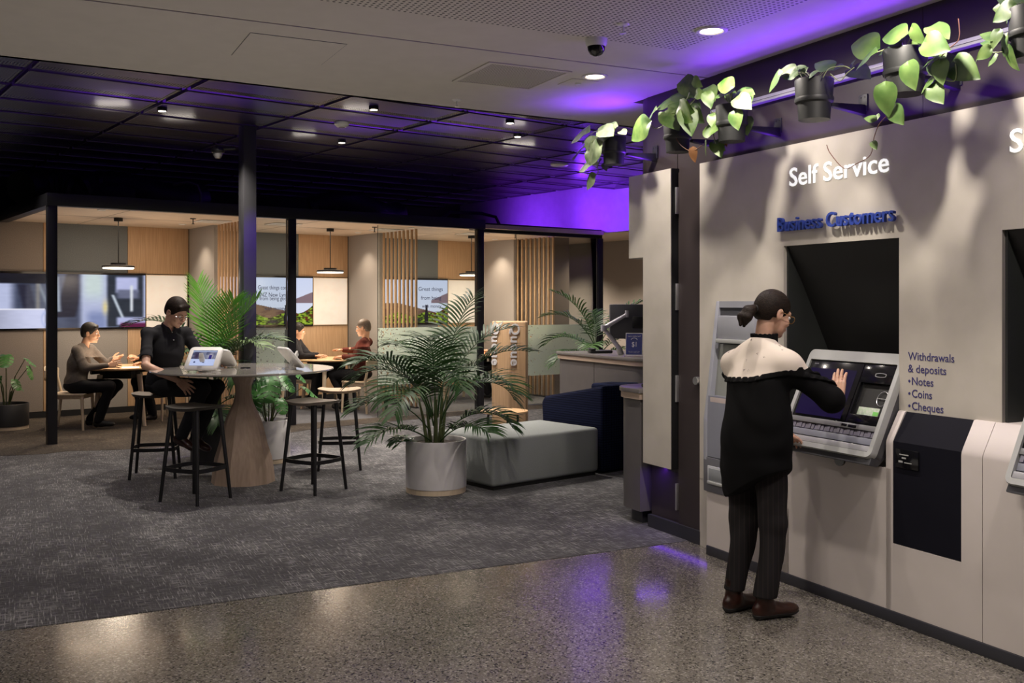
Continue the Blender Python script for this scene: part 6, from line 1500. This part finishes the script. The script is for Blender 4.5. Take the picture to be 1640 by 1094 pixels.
# man in grey sweater, first booth
seated('man in a taupe-grey sweater talking with open hands at the first booth table', (-5.48, 12.32, .006), math.radians(5),
    dict(pelvis=(-5.46, 12.32, .545), chest=(-5.42, 12.33, .82), head=(-5.29, 12.36, 1.20), shR=(-5.37, 12.16, .99), shL=(-5.36, 12.52, .99), elR=(-5.26, 12.13, .775), wrR=(-5.03, 12.27, .80), elL=(-5.18, 12.58, .80), wrL=(-5.13, 12.62, .86),
         hipR=(-5.42, 12.23, .53), hipL=(-5.42, 12.42, .53), knR=(-5.0, 12.25, .54), knL=(-5.0, 12.46, .54), anR=(-5.15, 12.28, .12), anL=(-5.32, 12.45, .12)),
    (((.95, .15, .12), (.0, -.9, .4), (0, .2, .9), (.15, .18, .2, .25), dict(spread=1.3)), ((.9, .0, .15), (.2, .6, -.7), (0, -.2, .9), (.12, .15, .2, .2), dict(spread=1.3))),
    dict(yaw=math.radians(-82), pitch=math.radians(-6), skin=M['skin2'], hair=M['hairbk'], hs=1.04), 'sweater', h=.006, hairkw=dict(vol=.014), toes=((1, 0, 0), (1, .1, 0)))
seated('person in dark clothes mostly hidden behind the man in black, one hand showing', (-4.72, 13.32, .006), math.radians(-125),
    dict(pelvis=(-4.66, 13.36, .545), chest=(-4.68, 13.33, .82), head=(-4.70, 13.25, 1.14), shR=(-4.86, 13.42, .98), shL=(-4.53, 13.20, .98), elR=(-5.02, 13.22, .80), wrR=(-4.93, 12.98, .85), elL=(-4.62, 12.98, .82), wrL=(-4.80, 12.88, .80),
         hipR=(-4.76, 13.38, .53), hipL=(-4.60, 13.26, .53), knR=(-4.96, 13.02, .54), knL=(-4.8, 12.9, .54), anR=(-4.92, 13.12, .12), anL=(-4.75, 13.02, .12)),
    (((-.6, -.5, .3), (.3, -.4, .8), (.5, -.5, .4), (.6, .7, .8, .9)), ((-.7, -.6, 0), (0, 0, 1), (-.5, .6, 0), (.3, .3, .35, .4))),
    dict(yaw=math.radians(-125-90), pitch=math.radians(-15), skin=M['skin2'], hair=M['hairbk'], hs=1.0), 'shirtbk', h=.008, toes=((-.5, -.8, 0), (-.5, -.8, 0)))
# middle booth
seated('greying man in a maroon jacket reaching over the middle booth table', (-2.15, 14.24, .006), math.radians(160),
    dict(pelvis=(-2.17, 14.26, .545), chest=(-2.17, 14.29, .83), head=(-2.16, 14.33, 1.215), shR=(-2.12, 14.52, 1.0), shL=(-2.14, 14.12, 1.0), elR=(-2.32, 14.62, .88), wrR=(-2.50, 14.60, .88), elL=(-2.22, 14.12, .79), wrL=(-2.44, 14.25, .80),
         hipR=(-2.20, 14.36, .53), hipL=(-2.22, 14.18, .53), knR=(-2.58, 14.50, .54), knL=(-2.60, 14.30, .54), anR=(-2.45, 14.46, .12), anL=(-2.42, 14.28, .12)),
    (((-.95, .0, .05), (0, .2, .95), (.0, -.9, 0), (.15, .18, .2, .25)), ((-.95, .2, -.05), (0, -.3, .9), (0, .9, .1), (.15, .18, .2, .25))),
    dict(yaw=math.radians(90-8), pitch=math.radians(-10), skin=M['skin2'], hair=M['hairrd'], hs=1.04), 'maroon', h=.006, jacket=True, hairkw=dict(vol=.006, recede=1), toes=((-1, .1, 0), (-1, .1, 0)))
seated('person in dark trousers seated behind the middle post, legs showing below the table', (-3.18, 14.55, .006), math.radians(10),
    dict(pelvis=(-3.22, 14.55, .545), chest=(-3.22, 14.56, .82), head=(-3.17, 14.58, 1.16), shR=(-3.20, 14.38, .98), shL=(-3.20, 14.74, .98), elR=(-3.08, 14.36, .80), wrR=(-2.90, 14.44, .80), elL=(-3.06, 14.78, .80), wrL=(-2.90, 14.72, .80),
         hipR=(-3.18, 14.46, .53), hipL=(-3.18, 14.64, .53), knR=(-2.84, 14.42, .54), knL=(-2.78, 14.66, .54), anR=(-2.92, 14.40, .12), anL=(-3.02, 14.66, .12)),
    (((.9, .2, 0), (0, 0, 1), (0, 1, 0), (.2, .2, .2, .3)), ((.9, -.2, 0), (0, 0, 1), (0, -1, 0), (.2, .2, .2, .3))),
    dict(yaw=math.radians(-80), pitch=math.radians(-8), skin=M['skin2'], hair=M['hairbk'], hs=1.0), 'shirtbk', h=.008, toes=((1, -.2, 0), (1, 0, 0)))
# third booth
seated('person in a grey top in the third booth, almost hidden by the queue post', (-.05, 16.15, .006), math.radians(175),
    dict(pelvis=(-.05, 16.16, .545), chest=(-.06, 16.16, .82), head=(-.12, 16.16, 1.12), shR=(-.06, 16.34, .98), shL=(-.08, 15.98, .98), elR=(-.2, 16.38, .80), wrR=(-.36, 16.28, .80), elL=(-.22, 15.94, .80), wrL=(-.38, 16.02, .80),
         hipR=(-.1, 16.25, .53), hipL=(-.1, 16.07, .53), knR=(-.48, 16.26, .54), knL=(-.48, 16.06, .54), anR=(-.38, 16.25, .12), anL=(-.4, 16.06, .12)),
    (((-.9, -.1, 0), (0, 0, 1), (0, -1, 0), (.2, .2, .2, .3)), ((-.9, .2, 0), (0, 0, 1), (0, 1, 0), (.2, .2, .2, .3))),
    dict(yaw=math.radians(85), pitch=math.radians(-12), skin=M['skin2'], hair=M['hairdk'], hs=1.0), 'greytop', h=.008, toes=((-1, 0, 0), (-1, 0, 0)))
